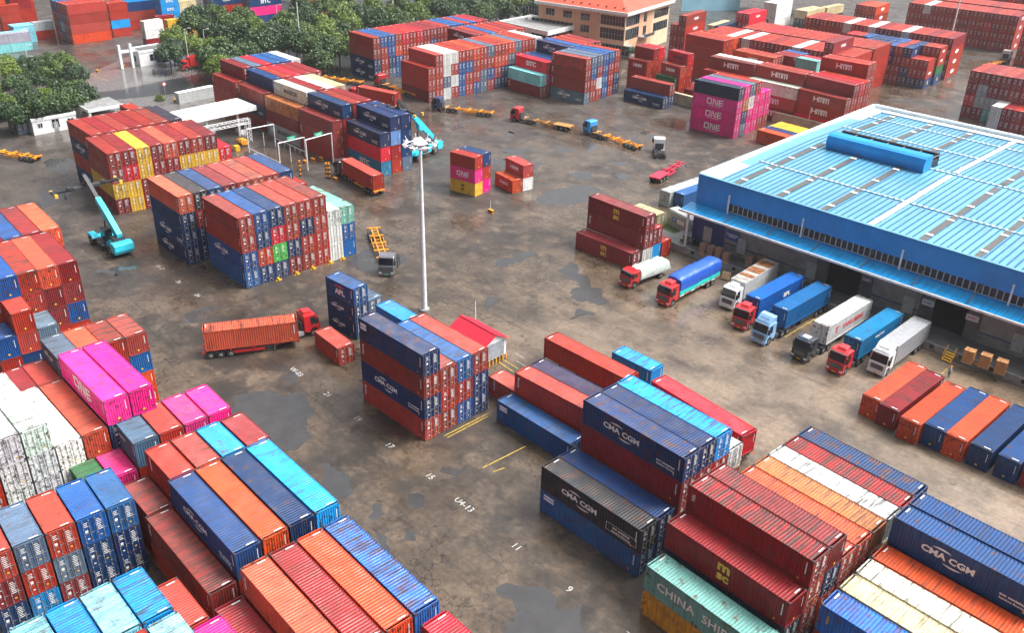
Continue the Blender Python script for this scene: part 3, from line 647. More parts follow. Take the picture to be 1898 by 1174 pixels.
blk('magenta short stack at the left edge', ['rpp'], xy=(-318, 78.5), z=7.77, L=6.06, axis='y')
blk('orange stack in the top left corner', ['rrroo', 'rrrrr'], xy=(-336, 90), z=13, axis='y')
blk('grey long box behind the left trees', ['ag', 'aa'], xy=(-300.5, 76.2), z=5.2, L=12.19, axis='y')
blk('dark stack at the left edge near the hut', ['ll'], pR=(24, 208), z=5.2, L=6.06, yaw=0, txt={(0, 0): 'COS', (0, 1): 'COS'})
# --- which containers show largest: coarse depth buffer of the boxes from the camera
def box_faces(b):
    c = Vector(b['c']); rz = b['rz']; hx = b['L'] / 2; hy = b.get('hy', 1.22); h = b['h']
    co, si = math.cos(rz), math.sin(rz); q = []
    for x, y in ((-hx, -hy), (hx, -hy), (hx, hy), (-hx, hy)): q.append((c.x + x * co - y * si, c.y + x * si + y * co))
    f = [[(*p, c.z + h) for p in q]]
    for i in range(4):
        a, d = q[i], q[(i + 1) % 4]
        nx, ny = d[1] - a[1], a[0] - d[0]
        if nx * (0 - a[0]) + ny * (0 - a[1]) > 0: f.append([(*a, c.z), (*d, c.z), (*d, c.z + h), (*a, c.z + h)])
    return f
def visibility(boxes):
    sc = .5; w, hh = int(W * sc), int(H * sc); zb = np.full((hh, w), 1e9); ib = np.full((hh, w), -1, int)
    for i, b in enumerate(boxes):
        for f in box_faces(b):
            pr = [proj(v) for v in f]
            if min(p[2] for p in pr) < 1: continue
            xs = [p[0] * sc for p in pr]; ys = [p[1] * sc for p in pr]; dz = sum(p[2] for p in pr) / 4
            x0, x1 = max(0, int(min(xs))), min(w - 1, int(max(xs)) + 1); y0, y1 = max(0, int(min(ys))), min(hh - 1, int(max(ys)) + 1)
            if x0 >= x1 or y0 >= y1: continue
            gx, gy = np.meshgrid(np.arange(x0, x1) + .5, np.arange(y0, y1) + .5)
            ins = np.ones(gx.shape, bool); ar = sum(xs[k] * ys[(k + 1) % 4] - xs[(k + 1) % 4] * ys[k] for k in range(4)); s = 1 if ar > 0 else -1
            for k in range(4):
                ax, ay, bx, by = xs[k], ys[k], xs[(k + 1) % 4], ys[(k + 1) % 4]
                ins &= s * ((bx - ax) * (gy - ay) - (by - ay) * (gx - ax)) >= 0
            # depth plane by inverse depth
            A = np.array([[xs[k], ys[k], 1] for k in range(3)]); 
            try: co = np.linalg.solve(A, [1 / pr[k][2] for k in range(3)])
            except Exception: continue
            d = 1 / np.maximum(co[0] * gx + co[1] * gy + co[2], 1e-6)
            z = zb[y0:y1, x0:x1]; ii = ib[y0:y1, x0:x1]; mk = ins & (d < z - .02); z[mk] = d[mk]; ii[mk] = i
    return np.bincount(ib[ib >= 0].ravel(), minlength=len(boxes))
WH_OCC = []
vis = visibility(BOX + [dict(c=(-27, 156, 0), rz=math.pi / 2, L=64, h=13, occ=1, hy=58)])[:len(BOX)]
order = sorted(range(len(BOX)), key=lambda i: -vis[i])
single = set(i for i in order[:296] if vis[i] > 8)
print('containers', len(BOX), 'visible', int((vis > 0).sum()), 'single', len(single), 'smallest', min(vis[i] for i in single))

def far_geo(b, out, col):
    """plain far-off container into the merged heap"""
    c = Vector(b['c']); mx = T(c) @ Matrix.Rotation(b['rz'], 4, 'Z') @ Matrix.Diagonal((b['L'] / (12.19 if b['kd'] == 40 else 6.06), 1, b['h'] / (2.9 if b['kd'] == 40 else 2.59), 1))
    me = cmesh(b['kd'], bool(b['door']), 2)['shell']; key = (me.name,)
    vs = _np.setdefault(me.name, (np.array([v.co for v in me.vertices]), [tuple(p.vertices) for p in me.polygons], [p.material_index for p in me.polygons], [m for m in me.materials]))
    co = np.c_[vs[0], np.ones(len(vs[0]))] @ np.array(mx).T
    o = len(out.v); out.v.extend(map(tuple, co[:, :3].tolist())); out.f.extend([tuple(i + o for i in f) for f in vs[1]])
    idx = [out.mat(col if m == M['paint'] else m) for m in vs[3]]
    out.mi.extend([idx[k] for k in vs[2]]); out.smooth.extend([False] * len(vs[1]))
_np = {}; paints = {}
heap = MB(); seen = {}; far_txt = []
GRP = 'shipping containers stacked in the yard'
names = {'g': 'reefer'}
for i, b in enumerate(BOX):
    base, cname = COL[b['ch']]
    rr = random.Random(i * 13 + 5)
    f = rr.uniform(.78, 1.2); fade = rr.uniform(0, .35) ** 2 * (1.3 if b['ch'] in 'rmo' else .6); gy = sum(base) / 3 + .08; col = tuple(min(1, (v * (1 - fade) + gy * fade) * f * rr.uniform(.9, 1.1)) for v in base)
    if i not in single:
        if b['ch'] not in paints: paints[b['ch']] = paint_mat('paint_' + cname.replace(' ', '_'), base)
        far_geo(b, heap, paints[b['ch']])
        if b['t'] and vis[i] > 0: far_txt.append(b)
        continue
    dist = math.hypot(b['c'][0], b['c'][1], CAMZ - b['c'][2])
    lod = 0 if dist < 175 else 2
    if b['ch'] in 'w' and b['door'] and lod == 0: pass
    cm = cmesh(b['kd'], bool(b['door']), lod); L0, H0 = (12.19, 2.9) if b['kd'] == 40 else (6.06, 2.59)
    sc = (b['L'] / L0, 1, b['h'] / H0)
    lab = '%s container, %s' % (cname, b['lab'])
    if lab in seen: print('DUP', lab)
    seen[lab] = 1
    if len(lab.split()) > 16: print('LONG', lab)
    if lod == 2 and not b['t']:
        root = link('shipping_container', cm['shell'], None, b['c'], (0, 0, b['rz']), sc, col); tag(root, lab, 'container', GRP); continue
    root = empty('shipping_container', b['c'], b['rz'], lab, 'container', GRP); root.scale = sc
    sh = link('shell', cm['shell'], root, color=col)
    if rr.random() < .22 or (b['ch'] in 'w' and not b['door']) or b['ch'] in 'ak' or (b['ch'] == 'B' and not b['door']): sh.material_slots[0].link = 'OBJECT'; sh.material_slots[0].material = M['paint_rust' if b['ch'] == 'w' else 'paint_worn']
    if b['door'] and lod == 0:
        for k in ('dl', 'dr'):
            d = link('door', cm[k], root, color=col); link('lock_rod', cm[k + 'r'], d, color=col)
    if b['t']:
        s = b['side']; short = b['kd'] == 20
        fx = .66 if short and b['t'] in ('ONE', 'MAERSK', 'HAPAG', 'SITC') else (1.5 if False else 1)
        link('lettering', logo(b['t']), root, (0, s * (1.22 + .012), H0 * .52), (0, 0, 0 if s < 0 else math.pi), (fx, 1, fx))
hp = heap.build('distant_containers'); tag(hp, 'distant and hidden containers filling the stacks of the terminal', 'containers', kind='stuff')
if far_txt:
    mb = MB()
    for b in far_txt:
        me = logo(b['t']); s = b['side']; mx = T(Vector(b['c'])) @ Matrix.Rotation(b['rz'], 4, 'Z') @ T((0, s * 1.235, b['h'] * .52)) @ Matrix.Rotation(0 if s < 0 else math.pi, 4, 'Z') @ Matrix.Scale(.66 if b['kd'] == 20 else 1, 4)
        mb.add([mx @ v.co for v in me.vertices], [tuple(p.vertices) for p in me.polygons], me.materials[0])
    mb.build('lettering', hp)
# ------------------------------------------------------------------ ground
def ground_mat():
    m, t, b = new_mat('wet_yard_concrete')
    g = t.nodes.new('ShaderNodeNewGeometry'); pos = g.outputs['Position']
    base = mixc(t, ramp(t, noise_node(t, pos, .05, 10, .62), [(.42, 0.), (.56, 1.)]), (.032, .0245, .019), (.102, .074, .050))
    base = mixc(t, ramp(t, noise_node(t, pos, .21, 8, .7), [(.5, 0.), (.64, .8)]), base, (.155, .112, .074))
    # paler, drier concrete before the loading dock
    sep = t.nodes.new('ShaderNodeSeparateXYZ'); t.links.new(pos, sep.inputs[0])
    mx = mth(t, 'MULTIPLY', ramp(t, mth(t, 'MULTIPLY', mth(t, 'ADD', sep.outputs[0], 95), 1 / 60), [(0, 0.), (.5, 1.)]), ramp(t, mth(t, 'MULTIPLY', mth(t, 'SUBTRACT', sep.outputs[1], 66), 1 / 30), [(0, 0.), (.4, 1.), (1., 1.)]))
    wob = noise_node(t, pos, .06, 4)
    mx = mth(t, 'MULTIPLY', mx, ramp(t, wob, [(.35, .35), (.6, 1.)]))
    base = mixc(t, mth(t, 'MULTIPLY', mx, .85), base, (.235, .174, .120))
    # far apron is greyer
    fx = ramp(t, mth(t, 'MULTIPLY', mth(t, 'SUBTRACT', mth(t, 'MULTIPLY', sep.outputs[0], -1), 100), 1 / 70), [(0, 0.), (1., 1.)])
    base = mixc(t, mth(t, 'MULTIPLY', fx, .55), base, (.075, .064, .060))
    # oily stains and tyre smears
    st = ramp(t, noise_node(t, pos, .16, 9, .68), [(.47, 1.), (.57, .55), (.68, .22)])
    base = mixc(t, .8, base, st, 'MULTIPLY')
    fine = ramp(t, noise_node(t, pos, 1.6, 10, .75), [(.32, .62), (.66, 1.3)]); base = mixc(t, .9, base, fine, 'MULTIPLY')
    blk_ = ramp(t, noise_node(t, pos, .55, 9, .72), [(.6, 1.), (.66, .3)]); base = mixc(t, .8, base, blk_, 'MULTIPLY')
    for ang, sc_ in ((.1, (.03, .55, 1)), (-1.1, (.03, .4, 1)), (.75, (.025, .5, 1))):
        mp = t.nodes.new('ShaderNodeMapping'); mp.inputs['Rotation'].default_value = (0, 0, ang); mp.inputs['Scale'].default_value = sc_
        t.links.new(pos, mp.inputs[0]); sm = ramp(t, noise_node(t, mp.outputs[0], 2.2, 6, .7), [(.56, 1.), (.7, .55)])
        base = mixc(t, .8, base, sm, 'MULTIPLY')
    # patched slabs
    br = t.nodes.new('ShaderNodeTexBrick'); br.inputs['Scale'].default_value = 1; br.inputs['Brick Width'].default_value = 11; br.inputs['Row Height'].default_value = 7
    br.inputs['Mortar Size'].default_value = .035; br.inputs['Color1'].default_value = (1, 1, 1, 1); br.inputs['Color2'].default_value = (.84, .84, .84, 1); br.inputs['Mortar'].default_value = (.5, .5, .5, 1)
    t.links.new(pos, br.inputs['Vector']); base = mixc(t, .65, base, br.outputs[0], 'MULTIPLY')
    # cracks
    vo = t.nodes.new('ShaderNodeTexVoronoi'); vo.feature = 'DISTANCE_TO_EDGE'; vo.inputs['Scale'].default_value = .16
    ad = t.nodes.new('ShaderNodeVectorMath'); ad.operation = 'ADD'; nn = t.nodes.new('ShaderNodeTexNoise'); nn.inputs['Scale'].default_value = .8; nn.inputs['Detail'].default_value = 6
    t.links.new(pos, nn.inputs['Vector']); sc2 = t.nodes.new('ShaderNodeVectorMath'); sc2.operation = 'SCALE'; sc2.inputs['Scale'].default_value = 4; t.links.new(nn.outputs['Color'], sc2.inputs[0])
    t.links.new(pos, ad.inputs[0]); t.links.new(sc2.outputs[0], ad.inputs[1]); t.links.new(ad.outputs[0], vo.inputs['Vector'])
    ck = mth(t, 'MAXIMUM', ramp(t, vo.outputs['Distance'], [(.004, 0.), (.016, 1.)]), ramp(t, noise_node(t, pos, .05, 3), [(.5, 1.), (.56, 0.)]))
    base = mixc(t, .6, base, ck, 'MULTIPLY')
    t.links.new(base, b.inputs['Base Color'])
    wet = ramp(t, noise_node(t, pos, .05, 8, .62), [(.42, .5), (.5, .24), (.57, .05)])
    wf = noise_node(t, pos, .9, 5, .6)
    rg = mth(t, 'ADD', wet, mth(t, 'MULTIPLY', wf, .14)); t.links.new(rg, b.inputs['Roughness'])
    b.inputs['Specular IOR Level'].default_value = .62
    bp = t.nodes.new('ShaderNodeBump'); bp.inputs['Strength'].default_value = .25; bp.inputs['Distance'].default_value = .03
    t.links.new(noise_node(t, pos, 1.5, 6, .6), bp.inputs['Height']); t.links.new(bp.outputs[0], b.inputs['Normal'])
    return m
M['ground'] = ground_mat()
def wet_mat(name, col, rough, bump=0.):
    m, t, b = new_mat(name); g = t.nodes.new('ShaderNodeNewGeometry')
    f = ramp(t, noise_node(t, g.outputs['Position'], .5, 7, .65), [(.3, .75), (.7, 1.2)]); t.links.new(mixc(t, 1., col, f, 'MULTIPLY'), b.inputs['Base Color'])
    b.inputs['Roughness'].default_value = rough; b.inputs['Specular IOR Level'].default_value = .6; return m
M['patch'] = wet_mat('asphalt_patch', (.042, .041, .041), .24)
M['patch_tan'] = wet_mat('pale_slab', (.2, .16, .125), .45)
M['puddle'] = wet_mat('standing_water', (.05, .05, .052), .03)
M['road'] = wet_mat('wet_road', (.035, .036, .04), .16)
M['apron'] = wet_mat('wet_apron', (.13, .12, .115), .14)
M['grassland'] = wet_mat('grass_green', (.05, .09, .02), .8)
b = MB(); b.add([(-900, -500, 0), (700, -500, 0), (700, 1200, 0), (-900, 1200, 0)], [(0, 1, 2, 3)], 'ground'); tag(b.build('yard_ground'), kind='structure')

def blob(px, z, mat, name='asphalt_patch', smooth=2, jit=.25, seed=1, kind='structure'):
    """flat patch with a wandering outline through surveyed ground points"""
    rr = random.Random(seed); pts = [P(x, y, 0) for x, y in px]
    for k in range(smooth + (1 if jit else 0)):
        q = []
        for i in range(len(pts)):
            a, c = pts[i], pts[(i + 1) % len(pts)]; q += [a.lerp(c, .25), a.lerp(c, .75)]
        pts = q
    if jit: pts = [p + sum((Vector((noise.noise(p * q + Vector((seed, 0, q))), noise.noise(p * q + Vector((0, seed, 9))), 0)) * jit * 1.1 / q for q in (.35, .9, 2.1)), Vector()) for p in pts]
    b = MB(); b.add([(p.x, p.y, z) for p in pts], [tuple(range(len(pts)))], mat); return tag(b.build(name), kind=kind)
blob([(330, 0), (1000, 0), (940, 40), (800, 60), (700, 90), (640, 150), (560, 120), (500, 80), (400, 90)], .004, 'road', 'planted_ground', 1, 0)
blob([(165, 178), (400, 130), (660, 120), (640, 150), (420, 165), (200, 186)], .005, 'road', 'road', 0, 0)
blob([(155, 140), (260, 95), (420, 128), (165, 178), (150, 160)], .004, 'apron', 'gate_apron', 1, 0)
blob([(165, 190), (330, 160), (470, 150), (420, 215), (270, 260), (190, 225)], .004, 'apron', 'gate_apron', 1, 0)
blob([(1225, 395), (1262, 412), (1290, 450), (1245, 446), (1218, 420)], .006, 'grassland', 'grass', 1, .2, kind='stuff')
for i, (pl, mt) in enumerate([
    ([(425, 735), (500, 725), (560, 735), (590, 755), (560, 775), (585, 800), (575, 830), (520, 835), (470, 820), (440, 790)], 'patch'),
    ([(918, 1092), (975, 1085), (1030, 1105), (1075, 1145), (1085, 1174), (1085, 1230), (925, 1230), (925, 1165), (955, 1140), (985, 1135), (955, 1110), (930, 1120)], 'patch'),
    ([(1030, 495), (1062, 488), (1075, 505), (1095, 512), (1095, 530), (1135, 555), (1110, 568), (1080, 562), (1045, 550), (1070, 535), (1065, 520), (1038, 510)], 'patch'),
    ([(1060, 575), (1085, 570), (1110, 582), (1080, 595), (1062, 592)], 'patch'),
    ([(745, 915), (775, 905), (785, 925), (765, 940), (740, 930)], 'patch'), ([(672, 935), (700, 930), (715, 950), (690, 970), (680, 955)], 'patch'),
    ([(690, 975), (712, 985), (705, 1010), (735, 1025), (700, 1030)], 'patch'), ([(740, 990), (765, 985), (770, 1000), (742, 1010)], 'patch'),
    ([(530, 695), (555, 690), (560, 705), (540, 715)], 'patch'), ([(918, 486), (985, 462), (1000, 468), (960, 490), (925, 495)], 'patch'), ([(897, 555), (928, 550), (905, 565), (896, 572)], 'patch'),
    ([(660, 470), (690, 462), (780, 480), (715, 500), (662, 510)], 'patch'),
    ([(585, 850), (640, 880), (660, 930), (620, 940), (590, 900)], 'patch'), ([(820, 870), (850, 862), (850, 890), (830, 892)], 'patch'),
    ]):
    blob(pl, .008 if mt == 'patch' else .004, mt, 'asphalt_patch' if mt == 'patch' else 'concrete_slab_patch', 2, .5, i + 3)
for i, pl in enumerate([
    [(930, 275), (975, 270), (985, 282), (950, 290), (925, 285)], [(905, 292), (960, 300), (1015, 300), (1000, 315), (960, 318), (915, 308)], [(1025, 275), (1055, 270), (1060, 280), (1035, 285)],
    [(1130, 300), (1155, 298), (1158, 307), (1135, 308)], [(1185, 240), (1195, 238), (1200, 245), (1188, 248)], [(1170, 250), (1182, 246), (1188, 258), (1175, 262)], [(1205, 252), (1218, 250), (1220, 256), (1208, 258)], [(1240, 262), (1256, 266), (1254, 271), (1243, 269)],
    [(1255, 305), (1268, 300), (1268, 306), (1258, 311)], [(1135, 320), (1160, 325), (1150, 330), (1138, 327)], [(1060, 320), (1095, 322), (1090, 330), (1065, 330)], [(838, 235), (850, 232), (855, 240), (842, 243)],
    [(1010, 355), (1080, 345), (1130, 350), (1090, 372), (1020, 385), (990, 372)], [(935, 245), (948, 240), (956, 250), (940, 256)], [(70, 300), (130, 290), (145, 310), (90, 330)], [(60, 350), (120, 345), (130, 370), (80, 385)],
    [(830, 330), (870, 335), (905, 350), (860, 345)], [(350, 580), (395, 575), (400, 590), (360, 600)], [(170, 500), (240, 490), (250, 505), (190, 515)], [(1780, 200), (1800, 190), (1790, 215), (1775, 220)], [(1090, 385), (1150, 380), (1200, 400), (1130, 395)], [(680, 480), (712, 478), (705, 490), (685, 490)]]):
    blob(pl, .012, 'puddle', 'puddle', 2, .7, i + 31)
# painted slot numbers and lines
M['worn'] = simple('worn_ground_paint', (.5, .5, .48), .6, 0, .7, 6)
def ground_text(s, p, size, rz, name='painted_number'):
    me = text_mesh(s, size, .0, 'worn'); o = link(name, me, None, (p.x, p.y, .022), (R(-90), 0, rz)); o.rotation_euler = (R(-90), 0, rz); o.rotation_euler = (Matrix.Rotation(rz, 3, 'Z') @ Matrix.Rotation(R(-90), 3, 'X')).to_euler(); tag(o, kind='structure'); return o
for s, q in (('W-03', (549, 690)), ('21', (607, 732)), ('19', (663, 777)), ('17', (722, 827)), ('15', (797, 884)), ('U4-13', (860, 937)), ('11', (957, 1015)), ('9', (1055, 1094)), ('7', (1160, 1178)), ('36', (331, 523)), ('34', (366, 548)), ('W-7', (296, 496))):
    ground_text(s, P(*q), 1.1, 0)
def line(a, c, w, mat, name='painted_line', z=.016):
    a = P(*a); c = P(*c); d = (c - a).normalized(); n = Vector((-d.y, d.x, 0)) * w / 2
    b = MB(); b.add([(*(a + n).xy, z), (*(a - n).xy, z), (*(c - n).xy, z), (*(c + n).xy, z)], [(0, 1, 2, 3)], mat); tag(b.build(name), kind='structure')
M['yline'] = simple('faded_yellow_line', (.45, .3, .04), .6, 0, .6, 2)
for a, c in (((829, 812), (905, 772)), ((823, 809), (903, 768)), ((895, 868), (974, 828)), ((925, 672), (952, 690)), ((935, 668), (960, 684)), ((915, 875), (935, 868)), ((1455, 625), (1510, 592)), ((1668, 722), (1690, 712)), ((1745, 694), (1760, 680)), ((1465, 648), (1485, 636)), ((940, 705), (952, 698)), ((946, 711), (958, 704)), ((165, 135), (200, 150))): line(a, c, .14, 'yline')
for a, c in (((955, 655), (972, 665)), ((958, 670), (1010, 700))): line(a, c, .07, 'worn')

# ------------------------------------------------------------------ warehouse
WY = R(2.0); wc = P(1296, 322, 13.1); WHT = 13.1
wh = empty('warehouse', (wc.x, wc.y, 0), WY, 'long warehouse with blue cladding and a ribbed light blue roof', 'warehouse')
WL, WD = 118, 64
b = MB(); b.box(0, WL, 0, .3, 9.7, WHT, 'wh_blue')
for i in range(int(WL / .9)): b.box(.05 + i * .9, .1 + i * .9, -.03, 0, 9.7, WHT - .05, 'wh_blue')
b.box(0, 6.2, 0, .3, 7.4, 9.7, 'wh_blue'); b.box(6.2, WL, 0, .3, 7.4, 8.3, 'wh_blue')
b.box(0, .3, .3, WD, 0, WHT, 'wh_blue'); b.box(WL - .3, WL, .3, WD, 0, WHT, 'wh_blue'); b.box(0, WL, WD, WD + .3, 0, WHT, 'wh_blue')
b.build('upper_wall', wh)
b = MB(); b.box(0, 6.4, .02, .3, 0, 7.4, 'wh_dark'); b.box(6.4, WL, .02, .3, 6.8, 7.4, 'grey_wall')
doors = [(24.8, 30.2), (41.2, 45.9), (58, 63), (74, 79), (92, 98)]
x = 6.4
for d0, d1 in doors: b.box(x, d0, .02, .3, 0, 6.8, 'grey_wall'); x = d1
b.box(x, WL, .02, .3, 0, 6.8, 'grey_wall')
for d0, d1 in doors: b.box(d0, d1, 8, 8.2, 0, 6.8, 'black'); b.box(d0 - .1, d0, .3, 8, 0, 6.8, 'dark'); b.box(d1, d1 + .1, .3, 8, 0, 6.8, 'dark'); b.box(d0, d1, .3, 8, 1.215, 1.225, 'dark')  # black backs and dark sides paint in the shade inside the openings
xs_ = [6.4] + [v for d in doors for v in d] + [WL]
for k in range(0, len(xs_), 2): b.box(xs_[k], xs_[k + 1], -.02, .02, 2.75, 2.9, 'wh_dark'); b.box(xs_[k], xs_[k + 1], -.012, .018, 1.2, 2.75, 'concrete')
for d0, d1 in doors:
    for xx in (d0 - 1.9, d1): b.box(xx, xx + 1.9, -.16, .0, 1.2, 6.4, 'concrete_dark')
b.build('lower_wall', wh)
w = MB(); w.box(6.2, WL, .12, .2, 8.3, 9.7, 'black')
for i in range(int((WL - 6.2) / .9)): w.box(6.2 + i * .9, 6.33 + i * .9, 0.02, .14, 8.3, 9.7, 'lightgrey')
w.box(6.2, WL, .0, .14, 8.24, 8.36, 'lightgrey'); w.build('window_band', wh)
# roof: shallow gable of ribbed sheets below a parapet
RZ = lambda y: WHT - .8 + .7 * (1 - abs(y - WD / 2) / (WD / 2))
def roof_sheet_mat():
    m, t, b = new_mat('ribbed_roof_sheet'); tc = t.nodes.new('ShaderNodeTexCoord'); g = tc.outputs['Object']
    f = ramp(t, noise_node(t, g, .12, 5), [(.3, .8), (.7, 1.12)]); c = mixc(t, 1., (.11, .35, .49), f, 'MULTIPLY')
    bk = t.nodes.new('ShaderNodeTexBrick'); bk.inputs['Brick Width'].default_value = 3; bk.inputs['Row Height'].default_value = 9; bk.inputs['Scale'].default_value = 1; bk.inputs['Mortar Size'].default_value = .03; bk.inputs['Color1'].default_value = (1, 1, 1, 1); bk.inputs['Color2'].default_value = (.78, .82, .85, 1); bk.inputs['Mortar'].default_value = (.6, .6, .6, 1); t.links.new(g, bk.inputs['Vector']); c = mixc(t, .8, c, bk.outputs[0], 'MULTIPLY')
    c = mixc(t, ramp(t, noise_node(t, g, .5, 8, .7), [(.56, 0.), (.68, .5)]), c, (.16, .17, .16))
    mp = t.nodes.new('ShaderNodeMapping'); mp.inputs['Scale'].default_value = (3, .08, 1); t.links.new(g, mp.inputs[0])
    c = mixc(t, ramp(t, noise_node(t, mp.outputs[0], 1, 4), [(.5, 0.), (.75, .5)]), c, (.04, .17, .30)); t.links.new(c, b.inputs['Base Color'])
    b.inputs['Roughness'].default_value = .28; b.inputs['Coat Weight'].default_value = .3; return m
M['roof_sheet'] = roof_sheet_mat(); M['canopy_sheet'] = simple('blue_canopy_sheet', (.01, .27, .6), .25, 0, .25, .5, .4); M['rib_blue'] = simple('dark_roof_seam', (.01, .09, .2), .5)
rf = MB(); RO = WL - .4; y0, ym, y1 = .3, WD / 2, WD
for a, c in ((y0, ym), (ym, y1)): rf.add([(.3, a, RZ(a)), (RO, a, RZ(a)), (RO, c, RZ(c)), (.3, c, RZ(c))], [(0, 1, 2, 3)], 'roof_sheet')
n = int((RO - 3) / 1.0)
for i in range(n):
    x = 3.0 + i * 1.0
    for a, c in ((y0, ym), (ym, y1)):
        v = [(x, a, RZ(a) + .004), (x + .09, a, RZ(a) + .12), (x + .19, a, RZ(a) + .12), (x + .28, a, RZ(a) + .004)]; v2 = [(p[0], c, RZ(c) + (p[2] - RZ(a))) for p in v]
        rf.add(v + v2, [(0, 1, 5, 4), (2, 3, 7, 6), (1, 2, 6, 5)], 'rib_blue')
rf.build('roof', wh)
# skylight strips along the slope and walkway strips across it
for k in range(13):
    x = 5.4 + k * 7.7; sk = MB(); mt = 'skylight_w' if k in (3, 8) else 'skylight'
    for a, c in ((y0 + .5, ym - 1), (ym + 1, y1 - .5)):
        v = [(x, a, RZ(a) + .1), (x + .95, a, RZ(a) + .1), (x + .95, c, RZ(c) + .1), (x, c, RZ(c) + .1)]; sk.add(v + [(p[0], p[1], p[2] + .06) for p in v], [(4, 5, 6, 7), (0, 1, 5, 4), (1, 2, 6, 5), (2, 3, 7, 6), (3, 0, 4, 7)], mt)
        for q in range(4):
            yy = a + (c - a) * (q + .5) / 4; sk.box(x - .05, x + 1.0, yy - .3, yy + .3, RZ(yy) + .17, RZ(yy) + .22, 'mark')
    sk.build('skylight', wh)
M['dash'] = new_mat('dashed_strip')[0]; t = M['dash'].node_tree; wv = t.nodes.new('ShaderNodeTexWave'); wv.inputs['Scale'].default_value = .34; tc = t.nodes.new('ShaderNodeTexCoord'); t.links.new(tc.outputs['Object'], wv.inputs[0])
t.links.new(mixc(t, ramp(t, wv.outputs['Fac'], [(.42, 0.), (.5, 1.)]), (.1, .3, .42), (.7, .72, .72)), t.nodes['Principled BSDF'].inputs['Base Color'])
for yy, xa in ((14.3, 2.7), (32, 25), (44.5, 2.7), (55.5, 2.7)):
    wk = MB(); wk.box(xa, WL - 1, yy, yy + .42, RZ(yy) + .125, RZ(yy) + .165, 'dash'); wk.build('fixing_strip', wh)
pp = MB(); pp.box(.5, 2.7, .4, WD - .8, WHT - .9, WHT - .55, 'wh_white'); pp.box(2.7, WL, WD - 2.6, WD - .8, WHT - .9, WHT - .5, 'wh_white'); pp.box(-.15, .5, .3, WD, WHT, WHT + .12, 'wh_white'); pp.box(.3, .5, .3, WD, WHT - 1.2, WHT, 'wh_white'); pp.box(-.15, WL, WD - .5, WD + .15, WHT, WHT + .12, 'wh_white'); pp.box(.5, WL, WD - .7, WD - .5, WHT - 1.4, WHT, 'wh_white')
pp.box(-.05, WL, -.12, .38, WHT, WHT + .06, 'roof_sheet'); pp.build('parapet', wh)
# ridge monitor
lx0, lx1 = 7.4, 25.2
mo = MB(); my = 31.0; zb_ = RZ(my) - .2
mo.prism([(my - 2.0, zb_), (my - 2.4, zb_ + 1.6), (my - 2.0, zb_ + 2.6), (my - 1.4, zb_ + 2.9), (my + .9, zb_ + 2.75), (my + .9, zb_)], lx0, lx1, 'wh_blue', 'x')
mo.box(lx0, lx1, my + .95, my + 3.4, zb_ + .6, zb_ + 1.6, 'black')
mo.box(lx0, lx1, my + 3.4, my + 3.9, zb_, zb_ + 2.4, 'black')
for i in range(7):
    xx = lx0 + (lx1 - lx0) * i / 6; mo.beam((xx, my + .9, zb_ + 2.3), (xx, my + 3.5, zb_ + 2.2), .1, .1, 'steel')
mo.build('roof_monitor', wh)
# canopy over the dock
cn = MB(); CY = -3.3; za, zc = 8.0, 7.55
cn.add([(-.8, 0, za), (WL, 0, za), (WL, CY, zc), (-.8, CY, zc), (-.8, 0, za - .12), (WL, 0, za - .12), (WL, CY, zc - .12), (-.8, CY, zc - .12)], [(0, 1, 2, 3), (7, 6, 5, 4), (0, 3, 7, 4), (1, 5, 6, 2)], 'canopy_sheet')
for i in range(int((WL + 1.5) / .5)):
    x = -.7 + i * .5; cn.add([(x, 0, za + .004), (x + .05, 0, za + .06), (x + .1, 0, za + .004), (x, CY, zc + .004), (x + .05, CY, zc + .06), (x + .1, CY, zc + .004)], [(0, 1, 4, 3), (1, 2, 5, 4)], 'rib_blue' if i % 2 else 'canopy_sheet')
cn.build('dock_canopy', wh)
g = MB(); g.box(-.9, WL, CY - .22, CY, zc - .28, zc + .06, 'white'); g.build('gutter', wh)
for k in range(12):
    x = 7.9 + k * 7.7; tb = MB(); tb.tube((x + .3, -.1, 9.9), (x - .2, -3.0, 7.75), .07, 'trunk'); tb.build('tie_rod', wh)
for k in range(5):
    x = 6.4 + (0, 13.2, 28.9, 44, 59)[k]; tb = MB(); tb.tube((x, -.35, 11.2), (x, -.35, 8.1), .14, 'white'); tb.build('downpipe', wh)
for k, x in enumerate((.6,)):
    tb = MB(); tb.box(x, x + .3, CY + .3, CY + .6, 0, 7.4, 'white'); 
    if k == 0: tb.build('canopy_post', wh)
def wall_sign(x, z, w_, h_, mat, txt=None, tm='mark', size=.6, name='wall_sign', lab=None, cat='sign'):
    b = MB(); b.box(-w_ / 2, w_ / 2, -.12, -.04, -h_ / 2, h_ / 2, mat); o = b.build(name, wh); o.location = (x, -.14, z)
    if txt: link('lettering', text_mesh(txt, size, .01, tm), o, (0, -.14, 0))
    if lab: tag(o, lab)
wall_sign(7.9, 4.5, 2.4, 1.6, 'blue_sign', 'RECEIVING\nOFFICE', 'mark', .42, lab='dark blue wall sign with two rows of white writing')
for x in (3.2, 9.8, 22.3, 37.8, 53): wall_sign(x, 3.3, 1.6, 2.6, 'lightgrey', None, name='notice_board')
wall_sign(40.4, 4.6, 1.7, .9, 'white', 'A-A02', 'blue_sign', .45); wall_sign(46.6, 4.6, 1.7, .9, 'white', 'A-B01', 'red_sign', .45); wall_sign(31.1, 4.9, 1.5, .6, 'grey_wall', 'A-A01', 'mark', .38)
